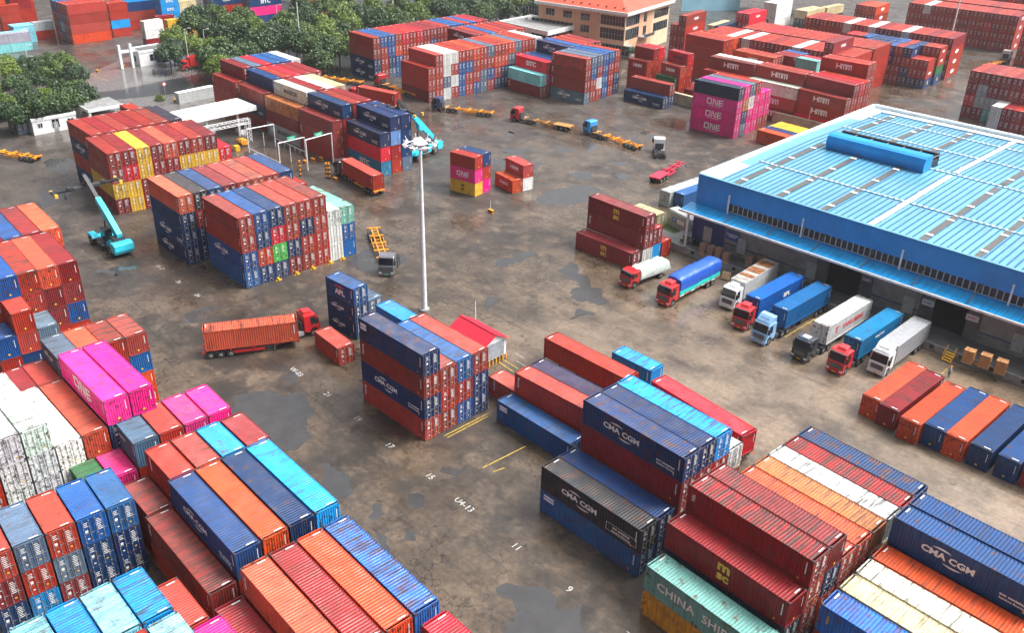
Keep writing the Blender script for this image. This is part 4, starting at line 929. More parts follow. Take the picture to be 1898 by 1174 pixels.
# loading dock
a, c = P(1115, 430, 0), P(1898, 722, 0)
b = MB(); DY = 119.1
b.box(-86.5, 38, DY, 131, .01, 1.2, 'concrete_dark'); b.box(-86.5, 38, DY - .25, DY, .01, 1.25, 'concrete'); 
b.box(-96.5, -86.5, 118.8, 122.5, .01, 1.0, 'concrete_dark'); b.box(-96.5, -86.5, 118.5, 118.8, .01, 1.05, 'concrete')
dk = b.build('loading_dock'); tag(dk, 'long raised concrete loading dock under the blue canopy', 'loading dock')
for k in range(26):
    x = -80 + k * 4.1; b = MB(); b.box(-.3, .3, -.12, 0, -.25, .25, 'black'); o = b.build('dock_bumper', dk); o.location = (x, DY - .25, .85)
for k in range(9):
    b = MB(); b.box(-.3, .3, -.02, 0, -.15, .15, 'sticker'); o = b.build('yellow_mark', dk); o.location = (-58 + k * 6.3, DY - .253, .8)

# goods on the dock
def carton_stack(p, w_, d_, h_, rz, mat, lab, grp):
    o = empty('carton_stack', p, rz, lab, 'cartons', grp)
    b = MB()
    for i in range(5): b.box(-w_ / 2 + i * w_ / 4.4, -w_ / 2 + i * w_ / 4.4 + .12, -d_ / 2, d_ / 2, .1, .14, 'wood')
    for y in (-d_ / 2, -.05, d_ / 2 - .1): b.box(-w_ / 2, w_ / 2, y, y + .1, 0, .1, 'wood')
    b.build('pallet', o); b = MB(); nz = max(2, int(h_ / .42)); rr = random.Random(p[0])
    for k in range(nz):
        for i in range(3):
            for j in range(2):
                z0 = .15 + k * (h_ - .15) / nz; dx_ = rr.uniform(-.02, .02); b.box(-w_ / 2 + i * w_ / 3 + .01 + dx_, -w_ / 2 + (i + 1) * w_ / 3 - .01 + dx_, -d_ / 2 + j * d_ / 2 + .01, -d_ / 2 + (j + 1) * d_ / 2 - .01, z0, z0 + (h_ - .15) / nz - .012, mat)
    b.build('cartons', o); return o
for i, (q, hh, n) in enumerate((((1303, 470), 1.9, 'first'), ((1317, 474), 1.8, 'second'), ((1331, 479), 1.9, 'third'), ((1345, 485), 1.6, 'fourth'))):
    carton_stack(P(*q, 1.21), 1.05, 1.05, hh, .05 * i, 'carton_pale', 'wrapped brown carton pallet, %s from left of four near the dark blue wall' % n, 'carton pallets on the loading dock')
for i, (q, hh, n) in enumerate((((1390, 493), 1.9, 'left'), ((1410, 494), 2.0, 'middle'), ((1428, 500), 1.5, 'low right'))):
    carton_stack(P(*q, 1.21), 1.25, 1.25, hh, .1 * i, 'carton_pale', '%s wrapped carton pallet of three behind the rusty grey lorry' % n, 'carton pallets on the loading dock')
for i, (q, hh, n) in enumerate((((1793, 671), 1.9, 'left'), ((1823, 680), 1.9, 'middle'), ((1852, 691), 1.9, 'right'))):
    carton_stack(P(*q, 1.21), 1.35, 1.2, hh, .1 + .04 * i, 'cardboard', '%s of three tall cardboard pallets near the yellow steps' % n, 'carton pallets on the loading dock')
q = P(1353, 504, 1.0); b = MB()
for k in range(2):
    for i in range(6): b.box(-.6 + i * .22, -.6 + i * .22 + .15, -.6, .6, .12 + k * .35, .16 + k * .35, 'wood')
    for y in (-.6, -.05, .5): b.box(-.6, .6, y, y + .1, 0 + k * .35, .12 + k * .35, 'wood')
o = b.build('empty_pallets'); o.location = (q.x, q.y - .9, .0); o.rotation_euler = (R(70), 0, .3); o.location.z = .65; tag(o, 'two pale empty pallets leaning on the dock edge', 'pallet')
# dock steps
st = empty('dock_steps', P(1752, 672, 0), R(0), 'small yellow metal steps against the dock edge', 'steps')
st.location.y = DY - 1.6
b = MB()
for k in range(4): b.box(-.6, .6, k * .32, k * .32 + .3, .25 * (k + 1) - .04, .25 * (k + 1), 'yellow')
for x in (-.62, .58): b.beam((x + .02, 0, .1), (x + .02, 1.3, 1.1), .05, .16, 'yellow')
b.build('treads', st)
for x in (-.6, .6):
    b = MB(); b.tube((x, 0, .2), (x, 0, 1.1), .03, 'yellow'); b.tube((x, 1.25, 1.0), (x, 1.25, 2.1), .03, 'yellow'); b.tube((x, 0, 1.1), (x, 1.25, 2.1), .03, 'yellow'); b.build('handrail', st)
# grey plant cabin and debris pile at the dock's end
cb = empty('plant_cabin', P(1234, 415, 0), R(-14), 'grey steel cabin with a small notice at the canopy end', 'cabin')
b = MB(); b.prism([(0, .1), (0, 2.3), (.5, 2.9), (6.5, 2.9), (7, 2.3), (7, .1)], 0, 2.4, 'steel'); b.build('body', cb)
b = MB(); b.box(.2, 6.6, .2, 2.2, 2.9, 3.1, 'lightgrey'); b.build('roof_cover', cb); b = MB(); b.box(1.6, 2.9, -.04, 0, 1.3, 2.0, 'blue_sign'); b.box(3.0, 5.0, -.04, 0, 1.3, 2.0, 'mark'); b.build('notice', cb)
link('lettering', text_mesh('HIRE', .4, .01, 'mark'), cb, (2.25, -.05, 1.65))
rr = random.Random(4); b = MB()
for i in range(70):
    a = rr.uniform(0, 6.28); r_ = rr.uniform(.2, 1.6); b.cbox((r_ * math.cos(a) * 1.3, r_ * math.sin(a), rr.uniform(.1, .9 - r_ * .35)), (rr.uniform(.2, 1.1), rr.uniform(.08, .4), rr.uniform(.05, .3)), rr.choice(['dark', 'black', 'steel', 'concrete_dark', 'dark']), rr.uniform(0, 3), rr.uniform(-.4, .4), rr.uniform(-.4, .4))
o = b.build('scrap_pile'); o.location = P(1283, 448, 1.2); tag(o, 'dark heap of scrap at the left end of the dock', 'scrap pile')

# ------------------------------------------------------------------ vehicles
def wheel(parent, x, y, r=.5, w_=.32, dual=False, name='wheel'):
    b = MB(); w2 = w_ * (2 if dual else 1)
    b.tube((0, -w2 / 2, 0), (0, w2 / 2, 0), r, 'rubber', 18); o = b.build(name, parent); o.location = (x, y, r)
    s = 1 if y > 0 else -1; c = MB(); c.tube((0, s * (w2 / 2 - .02), 0), (0, s * (w2 / 2 + .015), 0), r * .56, 'steel', 14, r * .4); c.tube((0, s * (w2 / 2), 0), (0, s * (w2 / 2 + .06), 0), r * .2, 'dark', 8); c.build('rim', o)
    return o
def cab_geo(root, mat, x0, style, low=False, plate='plate', box=True):
    """cab nose at x0 (front), extends backwards; heading +x"""
    Hc = 2.75 if low else 3.35; zb = .55; L_ = 2.1 if low else 2.35
    f = x0
    prof = [(f - L_, zb + .35), (f - L_, Hc - .15), (f - L_ + .15, Hc), (f - .75, Hc), (f - .38, Hc - .22), (f - .12, 1.95), (f, 1.75), (f, zb), (f - .45, zb - .1), (f - .5, zb + .55), (f - .95, zb + .75), (f - 1.45, zb + .55), (f - 1.5, zb + .1)]
    b = MB(); b.prism(prof, -1.22, 1.22, mat); body = b.build('cab', root, bevel=.07)
    g = MB(); a, c = Vector((f - .36, 0, Hc - .3)), Vector((f - .115, 0, 2.0)); nrm = Vector((.95, 0, .12)) * .018
    g.add([(a.x + .02, -1.08, a.z), (a.x + .02, 1.08, a.z), (c.x + .02, 1.14, c.z), (c.x + .02, -1.14, c.z)], [(0, 1, 2, 3)], 'glass'); g.build('windscreen', root)
    for s in (-1, 1):
        g = MB(); y = s * 1.228; g.add([(f - .5, y, 1.85), (f - 1.45, y, 1.85), (f - 1.45, y, Hc - .35), (f - .66, y, Hc - .35)], [(0, 1, 2, 3)], 'glass'); g.build('side_window', root)
        g = MB(); g.box(f - .55, f - .3, s * 1.3 - .06, s * 1.3 + .12 * s + .06, 1.9, 2.7, 'black'); g.box(f - .5, f - .4, min(s * 1.2, s * 1.35), max(s * 1.2, s * 1.35), 2.6, 2.66, 'black'); g.build('wing_mirror', root)
        g = MB(); g.box(f - .02, f + .035, s * .95 - .2, s * .95 + .2, .62, .85, 'headlamp'); g.build('headlight', root)
    g = MB(); g.box(f - .02, f + .03, -.85, .85, 1.0, 1.7, 'black')
    for k in range(4): g.box(f + .03, f + .045, -.8, .8, 1.08 + k * .16, 1.12 + k * .16, 'steel')
    g.build('grille', root); g = MB(); g.box(f - .1, f + .06, -1.22, 1.22, .32, .6, mat if style != 'dark' else 'dark'); g.build('bumper', root)
    g = MB(); g.box(f + .06, f + .075, -.26, .26, .42, .56, plate); g.build('number_plate', root)
    g = MB(); g.box(f - .42, f - .16, -1.1, 1.1, Hc - .22, Hc - .12, 'dark'); g.build('sun_visor', root)
    if style in ('high', 'box'):
        g = MB(); g.prism([(f - L_ + .2, Hc - .01), (f - L_ + .2, Hc + .42), (f - 1.1, Hc + .34), (f - .8, Hc - .01)], -.62, .62, mat); g.build('air_deflector', root, bevel=.05)
    if style == 'roofbox':
        g = MB(); g.prism([(f - L_ + .05, Hc - .01), (f - L_ + .05, Hc + .85), (f - 1.5, Hc + .8), (f - .7, Hc + .1), (f - .6, Hc - .01)], -1.1, 1.1, mat); g.build('air_deflector', root, bevel=.08)
        link('lettering', text_mesh('HAULAGE', .3, .01, 'dark'), root, (f - .9, 0, Hc + .5), (0, R(0), R(90)))
    if style == 'hatch':
        g = MB(); g.box(f - 1.7, f - .9, -.5, .5, Hc, Hc + .07, 'white'); g.build('roof_hatch', root); g = MB(); g.box(f - .52, f - .5, -.75, .75, Hc - .16, Hc + .12, 'ltblue'); g.build('roof_sign', root)
def tractor(name, p, rz, mat, lab, grp, style='high', plate='plate', cat='lorry'):
    """tractor unit, origin at the front-bottom centre, heading +x"""
    o = empty(name, (p.x, p.y, 0), rz, lab, cat, grp); cab_geo(o, mat, 0, style, plate=plate)
    b = MB(); b.box(-6.4, -1.5, -.42, -.3, .75, 1.0, 'dark'); b.box(-6.4, -1.5, .3, .42, .75, 1.0, 'dark')
    for x in (-6.3, -4.4, -2.6): b.box(x, x + .12, -.4, .4, .78, .95, 'dark')
    b.box(-5.4, -4.5, -.45, .45, 1.02, 1.12, 'dark'); b.box(-3.4, -2.5, -1.15, -.45, .5, 1.05, 'steel'); b.box(-3.4, -2.7, .45, 1.15, .5, 1.05, 'dark'); b.box(-2.75, -2.5, -.9, .9, 1.0, 2.3, 'dark'); b.build('chassis_frame', o)
    for y in (-1.02, 1.02): wheel(o, -1.05, y)
    for x in (-4.35, -5.65):
        for y in (-.92, .92): wheel(o, x, y, dual=True)
        b = MB(); b.box(x - .55, x + .55, -1.2, -.6, 1.03, 1.08, 'black'); b.box(x - .55, x + .55, .6, 1.2, 1.03, 1.08, 'black'); b.build('mudguard', o)
    for y in (-1.05, 1.05): b = MB(); b.box(-6.45, -6.4, y - .15, y + .15, .8, 1.0, 'tail'); b.build('tail_light', o)
    return o
def skeletal(p, q, mat, lab, grp, L_=12.4, z=1.2, flat=False, root=None):
    """container chassis trailer from p (front/kingpin end) to q (rear)"""
    d = (q - p); rz = math.atan2(-d.y, -d.x); o = root or empty('container_trailer', (p.x, p.y, 0), rz, lab, 'trailer', grp)
    b = MB(); b.box(-L_, 0, -.55, -.4, z - .42, z - .12, mat); b.box(-L_, 0, .4, .55, z - .42, z - .12, mat)
    for k, x in enumerate((-.25, -3.1, -6.1, -9.1, -L_ + .05)): b.box(x, x + .28, -1.22, 1.22, z - .2, z - .03, mat)
    for k in range(9): b.box(-.9 - k * 1.35, -.78 - k * 1.35, -.4, .4, z - .38, z - .16, mat)
    for s in (-1, 1): b.box(-9.0, -4.6, s * 1.02 - .05, s * 1.02 + .05, z - .75, z - .35, mat)
    if flat: b.box(-L_, -L_ + 4.5, -1.22, 1.22, z - .04, z, mat)
    b.build('chassis_frame', o)
    for x in (-L_ + 1.0, -L_ + 2.3, -L_ + 3.6):
        for y in (-.9, .9): wheel(o, x, y, dual=True, r=.48)
    for y in (-1, 1): b = MB(); b.box(-L_ - .05, -L_ + .0, y - .2, y + .2, z - .45, z - .25, 'tail'); b.build('tail_light', o)
    for y in (-.8, .8): b = MB(); b.tube((-3.3, y, .1), (-3.3, y, z - .2), .06, 'steel'); b.build('landing_leg', o)
    return o
def cont_on(root, ch, t=None, L_=12.19, x0=0, z=1.2, side=-1, lab=None, door=False, front=True, c3=None, h=2.9):
    """a container riding on a trailer stays a thing of its own"""
    mw = Matrix.Translation(root.location) @ Matrix.Rotation(root.rotation_euler.z, 4, 'Z'); c = mw @ Vector((x0 - L_ / 2, 0, z))
    k = 40 if L_ > 8 else 20; L0, H0 = (12.19, 2.9) if k == 40 else (6.06, 2.59)
    o = empty('shipping_container', c, root.rotation_euler.z, lab, 'container', GRP); cm = cmesh(k, door, 0); o.scale = (L_ / L0, 1, h / H0); col = c3 or COL[ch][0]
    link('shell', cm['shell'], o, color=col)
    if t: link('lettering', logo(t), o, (0, side * 1.235, H0 * .52), (0, 0, 0 if side < 0 else math.pi))
    return o
G_T = 'lorries in the container yard'
dn = R(-90)
# lorries backed up to the dock
def dock_lorry(fx, fy, cx, cyn, mat, lab, style, ch, t, clab, c3=None, h=2.9, plate='plate'):
    f = P(fx, fy, 0); c = P(cx, cyn, 4.1)     # cab front centre; near-left top corner of the load
    xc = c.x + 1.22; a = math.atan2(c.y - 1 - f.y, xc - f.x) + math.pi
    t_ = tractor('articulated_lorry', f, a + 0, mat, lab, G_T, style, plate)
    tr = skeletal(Vector((xc, c.y, 0)), Vector((xc, c.y + 12, 0)), 'dark', 'dark container chassis coupled behind the %s' % lab.split(' at ')[0].split(' backed')[0][:40].rsplit(' ', 0)[0], 'semi trailers at the loading dock')
    cont_on(tr, ch, t, z=1.2, side=1, lab=clab, h=h, c3=c3); return t_, tr
dock_lorry(1368, 612, 1383, 546, 'red_paint', 'red cab lorry third from left at the dock', 'high', 'B', 'BPL', 'bright blue container with white letters at the dock', c3=(.002, .12, .46))
dock_lorry(1403, 638.6, 1432.8, 566, 'ltblue', 'light blue cab lorry at the dock', 'roofbox', 'b', None, 'blue container with a faded panel at the dock', c3=(.003, .13, .36))
dock_lorry(1478.5, 670, 1507.7, 595, 'black_cab', 'black cab lorry with white roof hatch', 'hatch', 'w', 'YM', 'white container with red lettering at the dock')
dock_lorry(1544, 694, 1566, 620.6, 'red_paint', 'red cab lorry with bare chassis gap', 'high', 'u', 'HAPAG', 'teal blue container between white container and silver box lorry', c3=(.004, .2, .42))
# rigid lorries
def rigid(name, f, rz, mat, lab, L_, style, low=False):
    o = empty(name, (f.x, f.y, 0), rz, lab, 'lorry', G_T); cab_geo(o, mat, 0, style, low)
    b = MB(); b.box(-L_, -1.5, -.42, -.3, .7, .95, 'dark'); b.box(-L_, -1.5, .3, .42, .7, .95, 'dark')
    for k in range(int(L_ / 1.2)): b.box(-1.6 - k * 1.15, -1.5 - k * 1.15, -1.15, 1.15, .95, 1.05, 'dark')
    b.box(-L_ + 3.2, -L_ + 4.6, -1.15, -.6, .45, .9, 'steel'); b.build('chassis_frame', o)
    for y in (-1.0, 1.0): wheel(o, -1.05, y, .46 if low else .5)
    for x in ([-L_ + 2.2] if low else [-L_ + 1.9, -L_ + 3.2]):
        for y in (-.9, .9): wheel(o, x, y, .46 if low else .5, dual=True)
    return o
def tarp(o, x0, x1, hw, z0, z1, mat, lower=None, seed=1, sag=.15, round_=.25):
    rr = random.Random(seed); n = 22; v = []; prof = [(-hw, 0), (-hw * 1.03, .35), (-hw, .75), (-hw * (1 - round_ * .3), .93), (-hw * .5, 1.0), (0, 1.03), (hw * .5, 1.0), (hw * (1 - round_ * .3), .93), (hw, .75), (hw * 1.03, .35), (hw, 0)]
    for i in range(n + 1):
        x = x0 + (x1 - x0) * i / n; end = min(1, min(i, n - i) / 1.2)
        for y, k in prof:
            kk = k * (1 - .12 * (1 - end)) ; v.append((x + rr.uniform(-.03, .03), y * (.97 + .03 * end) + rr.uniform(-.04, .04), z0 + (z1 - z0) * kk + (rr.uniform(-sag, sag) if k > .5 else 0)))
    m_ = len(prof); f = [(i * m_ + j, i * m_ + j + 1, (i + 1) * m_ + j + 1, (i + 1) * m_ + j) for i in range(n) for j in range(m_ - 1)]
    b = MB(); b.add(v, f, mat, True); b.add(v, [tuple(range(m_)), tuple(range(n * m_, (n + 1) * m_))], mat); return b.build('tarpaulin', o)
f = P(1157, 533); o = rigid('flatbed_lorry', f, R(-94.6), 'red_paint', 'small red lorry with a white wrapped load', 9.2, 'none', True)
b = MB(); b.box(-9.2, -2.3, -1.15, 1.15, 1.0, 1.1, 'dark'); b.box(-9.2, -2.3, -1.2, -1.12, 1.05, 1.6, 'lightgrey'); b.box(-9.2, -2.3, 1.12, 1.2, 1.05, 1.6, 'lightgrey'); b.build('load_bed', o)
tl = tarp(o, -8.8, -2.4, 1.2, 1.35, 2.75, 'tarp_white', seed=3, sag=.16); 
f = P(1226.6, 567.7); o = rigid('covered_lorry', f, R(-88.5), 'red_paint', 'large red lorry under a blue and teal tarpaulin', 13.4, 'high')
b = MB(); b.box(-13.4, -2.6, -1.22, 1.22, 1.05, 1.2, 'red_paint'); b.build('load_bed', o)
for k in range(8):
    for s in (-1, 1): b = MB(); b.box(-13.2 + k * 1.35, -12.3 + k * 1.35, s * 1.24 - .02, s * 1.24 + .02, 1.08, 1.18, 'mark' if k % 2 else 'tail'); b.build('side_marker', o)
tarp(o, -13.3, -2.7, 1.22, 1.2, 2.3, 'tarp_teal', seed=5, sag=.05); tarp(o, -13.35, -2.65, 1.27, 2.05, 4.1, 'tarp_blue', seed=6, sag=.1)
f = P(1345, 573.5); o = rigid('box_lorry', f, R(-86), 'white_cab', 'white cab lorry with grey box and rusty roof', 13.0, 'high')
b = MB(); b.box(-13.0, -2.6, -1.24, 1.24, 1.1, 3.85, 'lightgrey'); b.build('cargo_box', o)
b = MB(); rr = random.Random(9); M['rust'] = simple('rusty_panel', (.24, .085, .025), .8, 0, .6, 1.2); M['dull_roof'] = simple('dull_roof_panel', (.36, .33, .29), .6, 0, .4, 1)
for k in range(10):
    x = -12.9 + k * 1.03; b.box(x, x + .96, -1.15, 1.15, 3.85, 3.88, 'rust' if k in (1, 2, 4, 5, 7) else 'dull_roof')
b.build('roof_panel', o)
f = P(1621, 696); o = rigid('box_lorry', f, R(-89), 'white_cab', 'white cab lorry with a ribbed silver box body', 12.6, 'roofbox')
b = MB(); b.box(-12.6, -2.5, -1.26, 1.26, 1.1, 3.95, 'silver')
for k in range(28): b.box(-12.5 + k * .355, -12.45 + k * .355, -1.2, 1.2, 3.952, 3.975, 'white')
for k in range(14): b.box(-12.4 + k * .72, -12.34 + k * .72, -1.28, 1.28, 1.15, 3.9, 'silver')
b.box(-2.5, -2.42, -1.3, 1.3, 1.05, 4.0, 'steel'); b.box(-12.66, -12.6, -1.3, 1.3, 1.05, 4.0, 'dark'); b.build('cargo_box', o)
# lorries out in the yard
G_C = 'container trailers crossing the yard'
tractor('tractor_unit', P(716, 514), R(-47), 'grey_cab', 'dark grey tractor unit facing the camera beside the mast', G_T, 'none', 'plate_green')
skeletal(P(712, 476, 1.2), P(694, 425, 1.2), 'amber', 'bright amber container chassis behind the dark grey cab', G_C, 12.6)
a, c = P(541, 640, 0), P(375, 664, 0); 
s = skeletal(Vector((-98.0, 54.3, 0)), Vector((-103.6, 43.2, 0)), 'red_paint', 'red chassis under the orange container left of the navy stack', G_C, 12.6)
cont_on(s, 'o', side=-1, z=1.25, lab='orange red container on a lorry turning left of the navy stack', c3=(.52, .09, .045))
tractor('tractor_unit', P(588, 612), R(84), 'red_paint', 'red tractor unit turning away with the orange container', G_T, 'high')
s = skeletal(P(631, 322, 1.2), P(700, 358, 1.2), 'amber', 'amber chassis below the brick red container near the mast', G_C, 12.4)
p_ = P(631, 295, 4.1); q_ = P(696, 330, 4.1); d_ = (q_ - p_).normalized(); s.rotation_euler.z = math.atan2(-d_.y, -d_.x); nrm = Vector((-d_.y, d_.x, 0)) * 1.22; s.location = (p_.x + nrm.x, p_.y + nrm.y, 0)
cont_on(s, 'r', F, side=1, z=1.2, lab='brick red container on the amber lorry near the gate')
w_ = s.location - Vector((d_.x, d_.y, 0)) * 3.0; tractor('tractor_unit', w_, s.rotation_euler.z, 'black_cab', 'black tractor unit pulling the brick red container', G_T, 'none')
def trailer_pair(cf, cr, mt, mc, lab1, lab2, style='none', flat=False):
    f_, r_ = P(*cf, 0), P(*cr, 0); d = (f_ - r_).normalized(); rz = math.atan2(d.y, d.x)
    tractor('tractor_unit', f_, rz, mt, lab1, G_T, style); k = f_ - d * 3.6; skeletal(k, r_, mc, lab2, G_C, min(13, (k - r_).length), flat=flat)
trailer_pair((803, 203), (914, 216), 'navy_cab', 'amber', 'dark blue tractor unit beside the long door wall', 'amber chassis behind the dark blue cab')
trailer_pair((950, 222), (1060, 243), 'red_paint', 'rusty_amber', 'crimson tractor unit in the open yard', 'rusty brown chassis behind the crimson cab', flat=True)
trailer_pair((1086, 246), (1188, 280), 'blue_cab', 'amber', 'sky blue tractor unit in the open yard', 'bright amber chassis behind the sky blue cab')
tractor('tractor_unit', P(1219, 278), R(133), 'white_cab', 'pale tractor unit seen from behind with crimson trailer', G_T, 'none')
skeletal(P(1262, 300, 1.2), P(1206, 333, 1.2), 'crimson', 'crimson trailer jackknifed behind the pale cab', G_C, 12.2, flat=True)
skeletal(P(-20, 276, 1.2), P(76, 290, 1.2), 'amber', 'amber chassis at the left edge near the site hut', G_C, 12.4)
s = skeletal(P(655, 190, 1.2), P(778, 190, 1.2), 'amber', 'amber chassis under the pinkish container behind the reach stacker', G_C, 12.4)
p_ = P(660, 160, 4.1); q_ = P(739, 176, 4.1); d_ = (q_ - p_).normalized(); s.rotation_euler.z = math.atan2(-d_.y, -d_.x); nrm = Vector((-d_.y, d_.x, 0)) * 1.22; s.location = (p_.x + nrm.x, p_.y + nrm.y, 0)
cont_on(s, 'r', F, side=1, z=1.2, lab='brick red container on a lorry behind the reach stacker')
w_ = s.location - Vector((d_.x, d_.y, 0)) * 3.0; tractor('tractor_unit', w_, s.rotation_euler.z, 'red_paint', 'red tractor unit behind the reach stacker stack', G_T, 'none')
trailer_pair((700, 158), (780, 184), 'red_paint', 'amber', 'bright red tractor unit before the block against the trees', 'short amber chassis end left of the door wall')
skeletal(P(600, 140, 1.2), P(656, 148, 1.2), 'amber', 'amber chassis parked against the tree belt', G_C, 12.2)
f = P(336, 131); o = rigid('box_lorry', f, R(-96), 'red_paint', 'red box lorry under the trees by the gate', 9, 'none', True); b = MB(); b.box(-9, -2.4, -1.2, 1.2, 1.05, 3.5, 'red_paint'); b.build('cargo_box', o); o.rotation_euler.z = math.atan2(P(330, 130).y - P(366, 124).y, P(330, 130).x - P(366, 124).x)
tractor('tractor_unit', P(1866, 111), R(95), 'white_cab', 'white tractor unit in the far right lane', G_T, 'none'); skeletal(P(1856, 112, 1.2), P(1812, 124, 1.2), 'amber', 'amber chassis behind the far white cab', G_C, 10)
# lorries carrying the two long boxes left of the dock road
def riding(pL, pR, ch, t, lab, tlab, L_=None, z=4.1, cab=None, clab=None):
    p_, q_ = P(*pL, z), P(*pR, z); d = q_ - p_; LL = L_ or d.length; d.normalize(); nrm = Vector((-d.y, d.x, 0)) * 1.22
    if L_: p_ = q_ - d * L_
    s = skeletal(p_ + nrm, q_ + nrm, 'dark', tlab, 'semi trailers standing in the yard', LL); s.location = (p_.x + nrm.x, p_.y + nrm.y, 0); cont_on(s, ch, t, L_=LL, side=1, z=1.2, lab=lab)
    if cab: tractor('tractor_unit', s.location - d * 1.4, s.rotation_euler.z, cab, clab, G_T, 'none')
riding((1009, 626), (1161, 704), 'r', None, 'long brick red container on the lorry behind the lettered block', 'dark trailer under the long brick red container')
riding((1135, 653), (1208, 689), 's', None, 'sky blue container showing its end behind the red lorry', 'dark trailer under the sky blue container', L_=6.4)
riding((1207, 706), (1377.6, 810), 'c', 'CMAv' if False else None, 'crimson container on a trailer behind the lettered block', 'dark trailer under the crimson container')

# ------------------------------------------------------------------ reach stackers
def reach_stacker(p, rz, ang, ln, lab, spread_rot=0, att=None):
    """heading +x; origin under the rear axle"""
    o = empty('reach_stacker', p, rz, lab, 'reach stacker', 'reach stackers')
    b = MB(); b.prism([(-1.9, .9), (-2.1, 1.4), (-2.1, 2.2), (-1.5, 2.5), (1.0, 2.3), (1.6, 1.7), (5.2, 1.6), (6.6, 1.5), (6.9, 1.1), (6.9, .7), (-1.2, .7)], -1.1, 1.1, 'cyan'); b.build('chassis', o, bevel=.06)
    b = MB(); b.prism([(-2.2, .7), (-2.5, 1.3), (-2.4, 2.3), (-1.6, 2.6), (-.6, 2.4), (-.6, .8)], -1.6, 1.6, 'cyan'); b.build('counterweight', o, bevel=.1)
    for s in (-1, 1):
        b = MB(); b.prism([(4.9, 1.5), (5.3, 2.05), (6.9, 2.05), (7.3, 1.5)], s * 1.75 - .5, s * 1.75 + .5, 'cyan'); b.build('mudguard', o)
        wheel(o, 6.1, s * 1.7, .85, .55, True); wheel(o, 0, s * 1.35, .78, .5)
        b = MB()
        for k in range(3): b.box(2.2, 4.3, s * 1.5 - .35, s * 1.5 + .35, .6 + .45 * k, .66 + .45 * k, 'steel' if k % 2 else 'dark')
        b.box(2.3, 4.2, s * 1.3 - .15, s * 1.3 + .15, .6, 1.5, 'dark'); b.build('side_steps', o)
    b = MB(); b.prism([(2.0, 1.7), (1.9, 3.4), (2.3, 3.6), (3.5, 3.6), (3.9, 3.0), (3.9, 1.7)], -.2, 1.0, 'glass'); b.box(1.95, 3.6, -.25, 1.05, 3.55, 3.68, 'dark'); cbn = b.build('cab', o); cbn.location.y = .2
    b = MB(); b.box(-.9, .6, -.9, .9, 2.3, 3.0, 'dark'); b.build('engine_cover', o)
    # boom
    bm_ = bpy.data.objects.new('boom', None); C.objects.link(bm_); bm_.parent = o; bm_.location = (-1.0, 0, 3.1); bm_.rotation_euler = (0, -ang, 0)
    bpy.data.objects.remove(bm_)
    mx = T((-1.0, -.15, 3.1)) @ Matrix.Rotation(-ang, 4, 'Y')
    b = MB(); pf = [(0, -.4), (.3, .45), (5.2, .62), (6.1, .6), (ln * .62, .5), (ln * .62, -.35), (6.2, -.5), (5.6, -1.15), (4.8, -1.2), (4.2, -.6)]
    b.prism(pf, -.42, .42, 'cyan'); me = b.mesh('boom'); me.transform(mx); bo = link('boom', me, o)
    b = MB(); b.box(ln * .55, ln, -.3, .3, -.28, .34, 'dark'); me = b.mesh('boom_extension'); me.transform(mx); link('boom_extension', me, o)
    b = MB(); e = mx @ Vector((5.0, 0, -1.0))
    for s in (-1, 1): b.tube((3.6, s * .75 - .15, 1.5), (e.x, e.y + s * .3, e.z), .13, 'dark')
    b.build('lift_cylinder', o)
    tip = mx @ Vector((ln - .2, 0, -.1)); b = MB(); b.beam(tip, tip - Vector((0, 0, 1.3)), .5, .5, 'dark'); b.beam(tip - Vector((-.3, 0, 1.2)), tip - Vector((.3, 0, 1.2)), 1.2, .5, 'dark'); b.build('rotator', o)
    sp = MB(); hl = 5.3; z = -1.6
    sp.box(-.5, .5, -2.2, 2.2, z - .2, z + .25, 'dark'); 
    for s in (-1, 1):
        sp.box(-.28, .28, min(s * 1.5, s * hl), max(s * 1.5, s * hl), z - .15, z + .15, 'black'); sp.box(-1.2, 1.2, s * hl - .2, s * hl + .2, z - .2, z + .12, 'dark')
        for x in (-1.15, 1.15): sp.box(x - .15, x + .15, s * hl - .25, s * hl + .25, z - .45, z + .15, 'sticker')
        sp.box(-.4, .4, s * 2.8 - .3, s * 2.8 + .3, z + .15, z + .5, 'dark')
    me = sp.mesh('spreader'); me.transform(T(tip) @ Matrix.Rotation(spread_rot, 4, 'Z')); link('spreader', me, o)
    b = MB(); b.tube((-1.9, 1.3, 2.6), (-1.9, 1.3, 2.85), .09, 'amber'); b.build('beacon', o)
    return o
reach_stacker((-142.6, 48.2, 0), R(180), R(33), 13.4, 'turquoise reach stacker with raised empty spreader by the yellow doors')
reach_stacker((-150.5, 119.5, 0), R(-79), R(44), 14.6, 'turquoise reach stacker working behind the navy lettered stack', spread_rot=R(0))

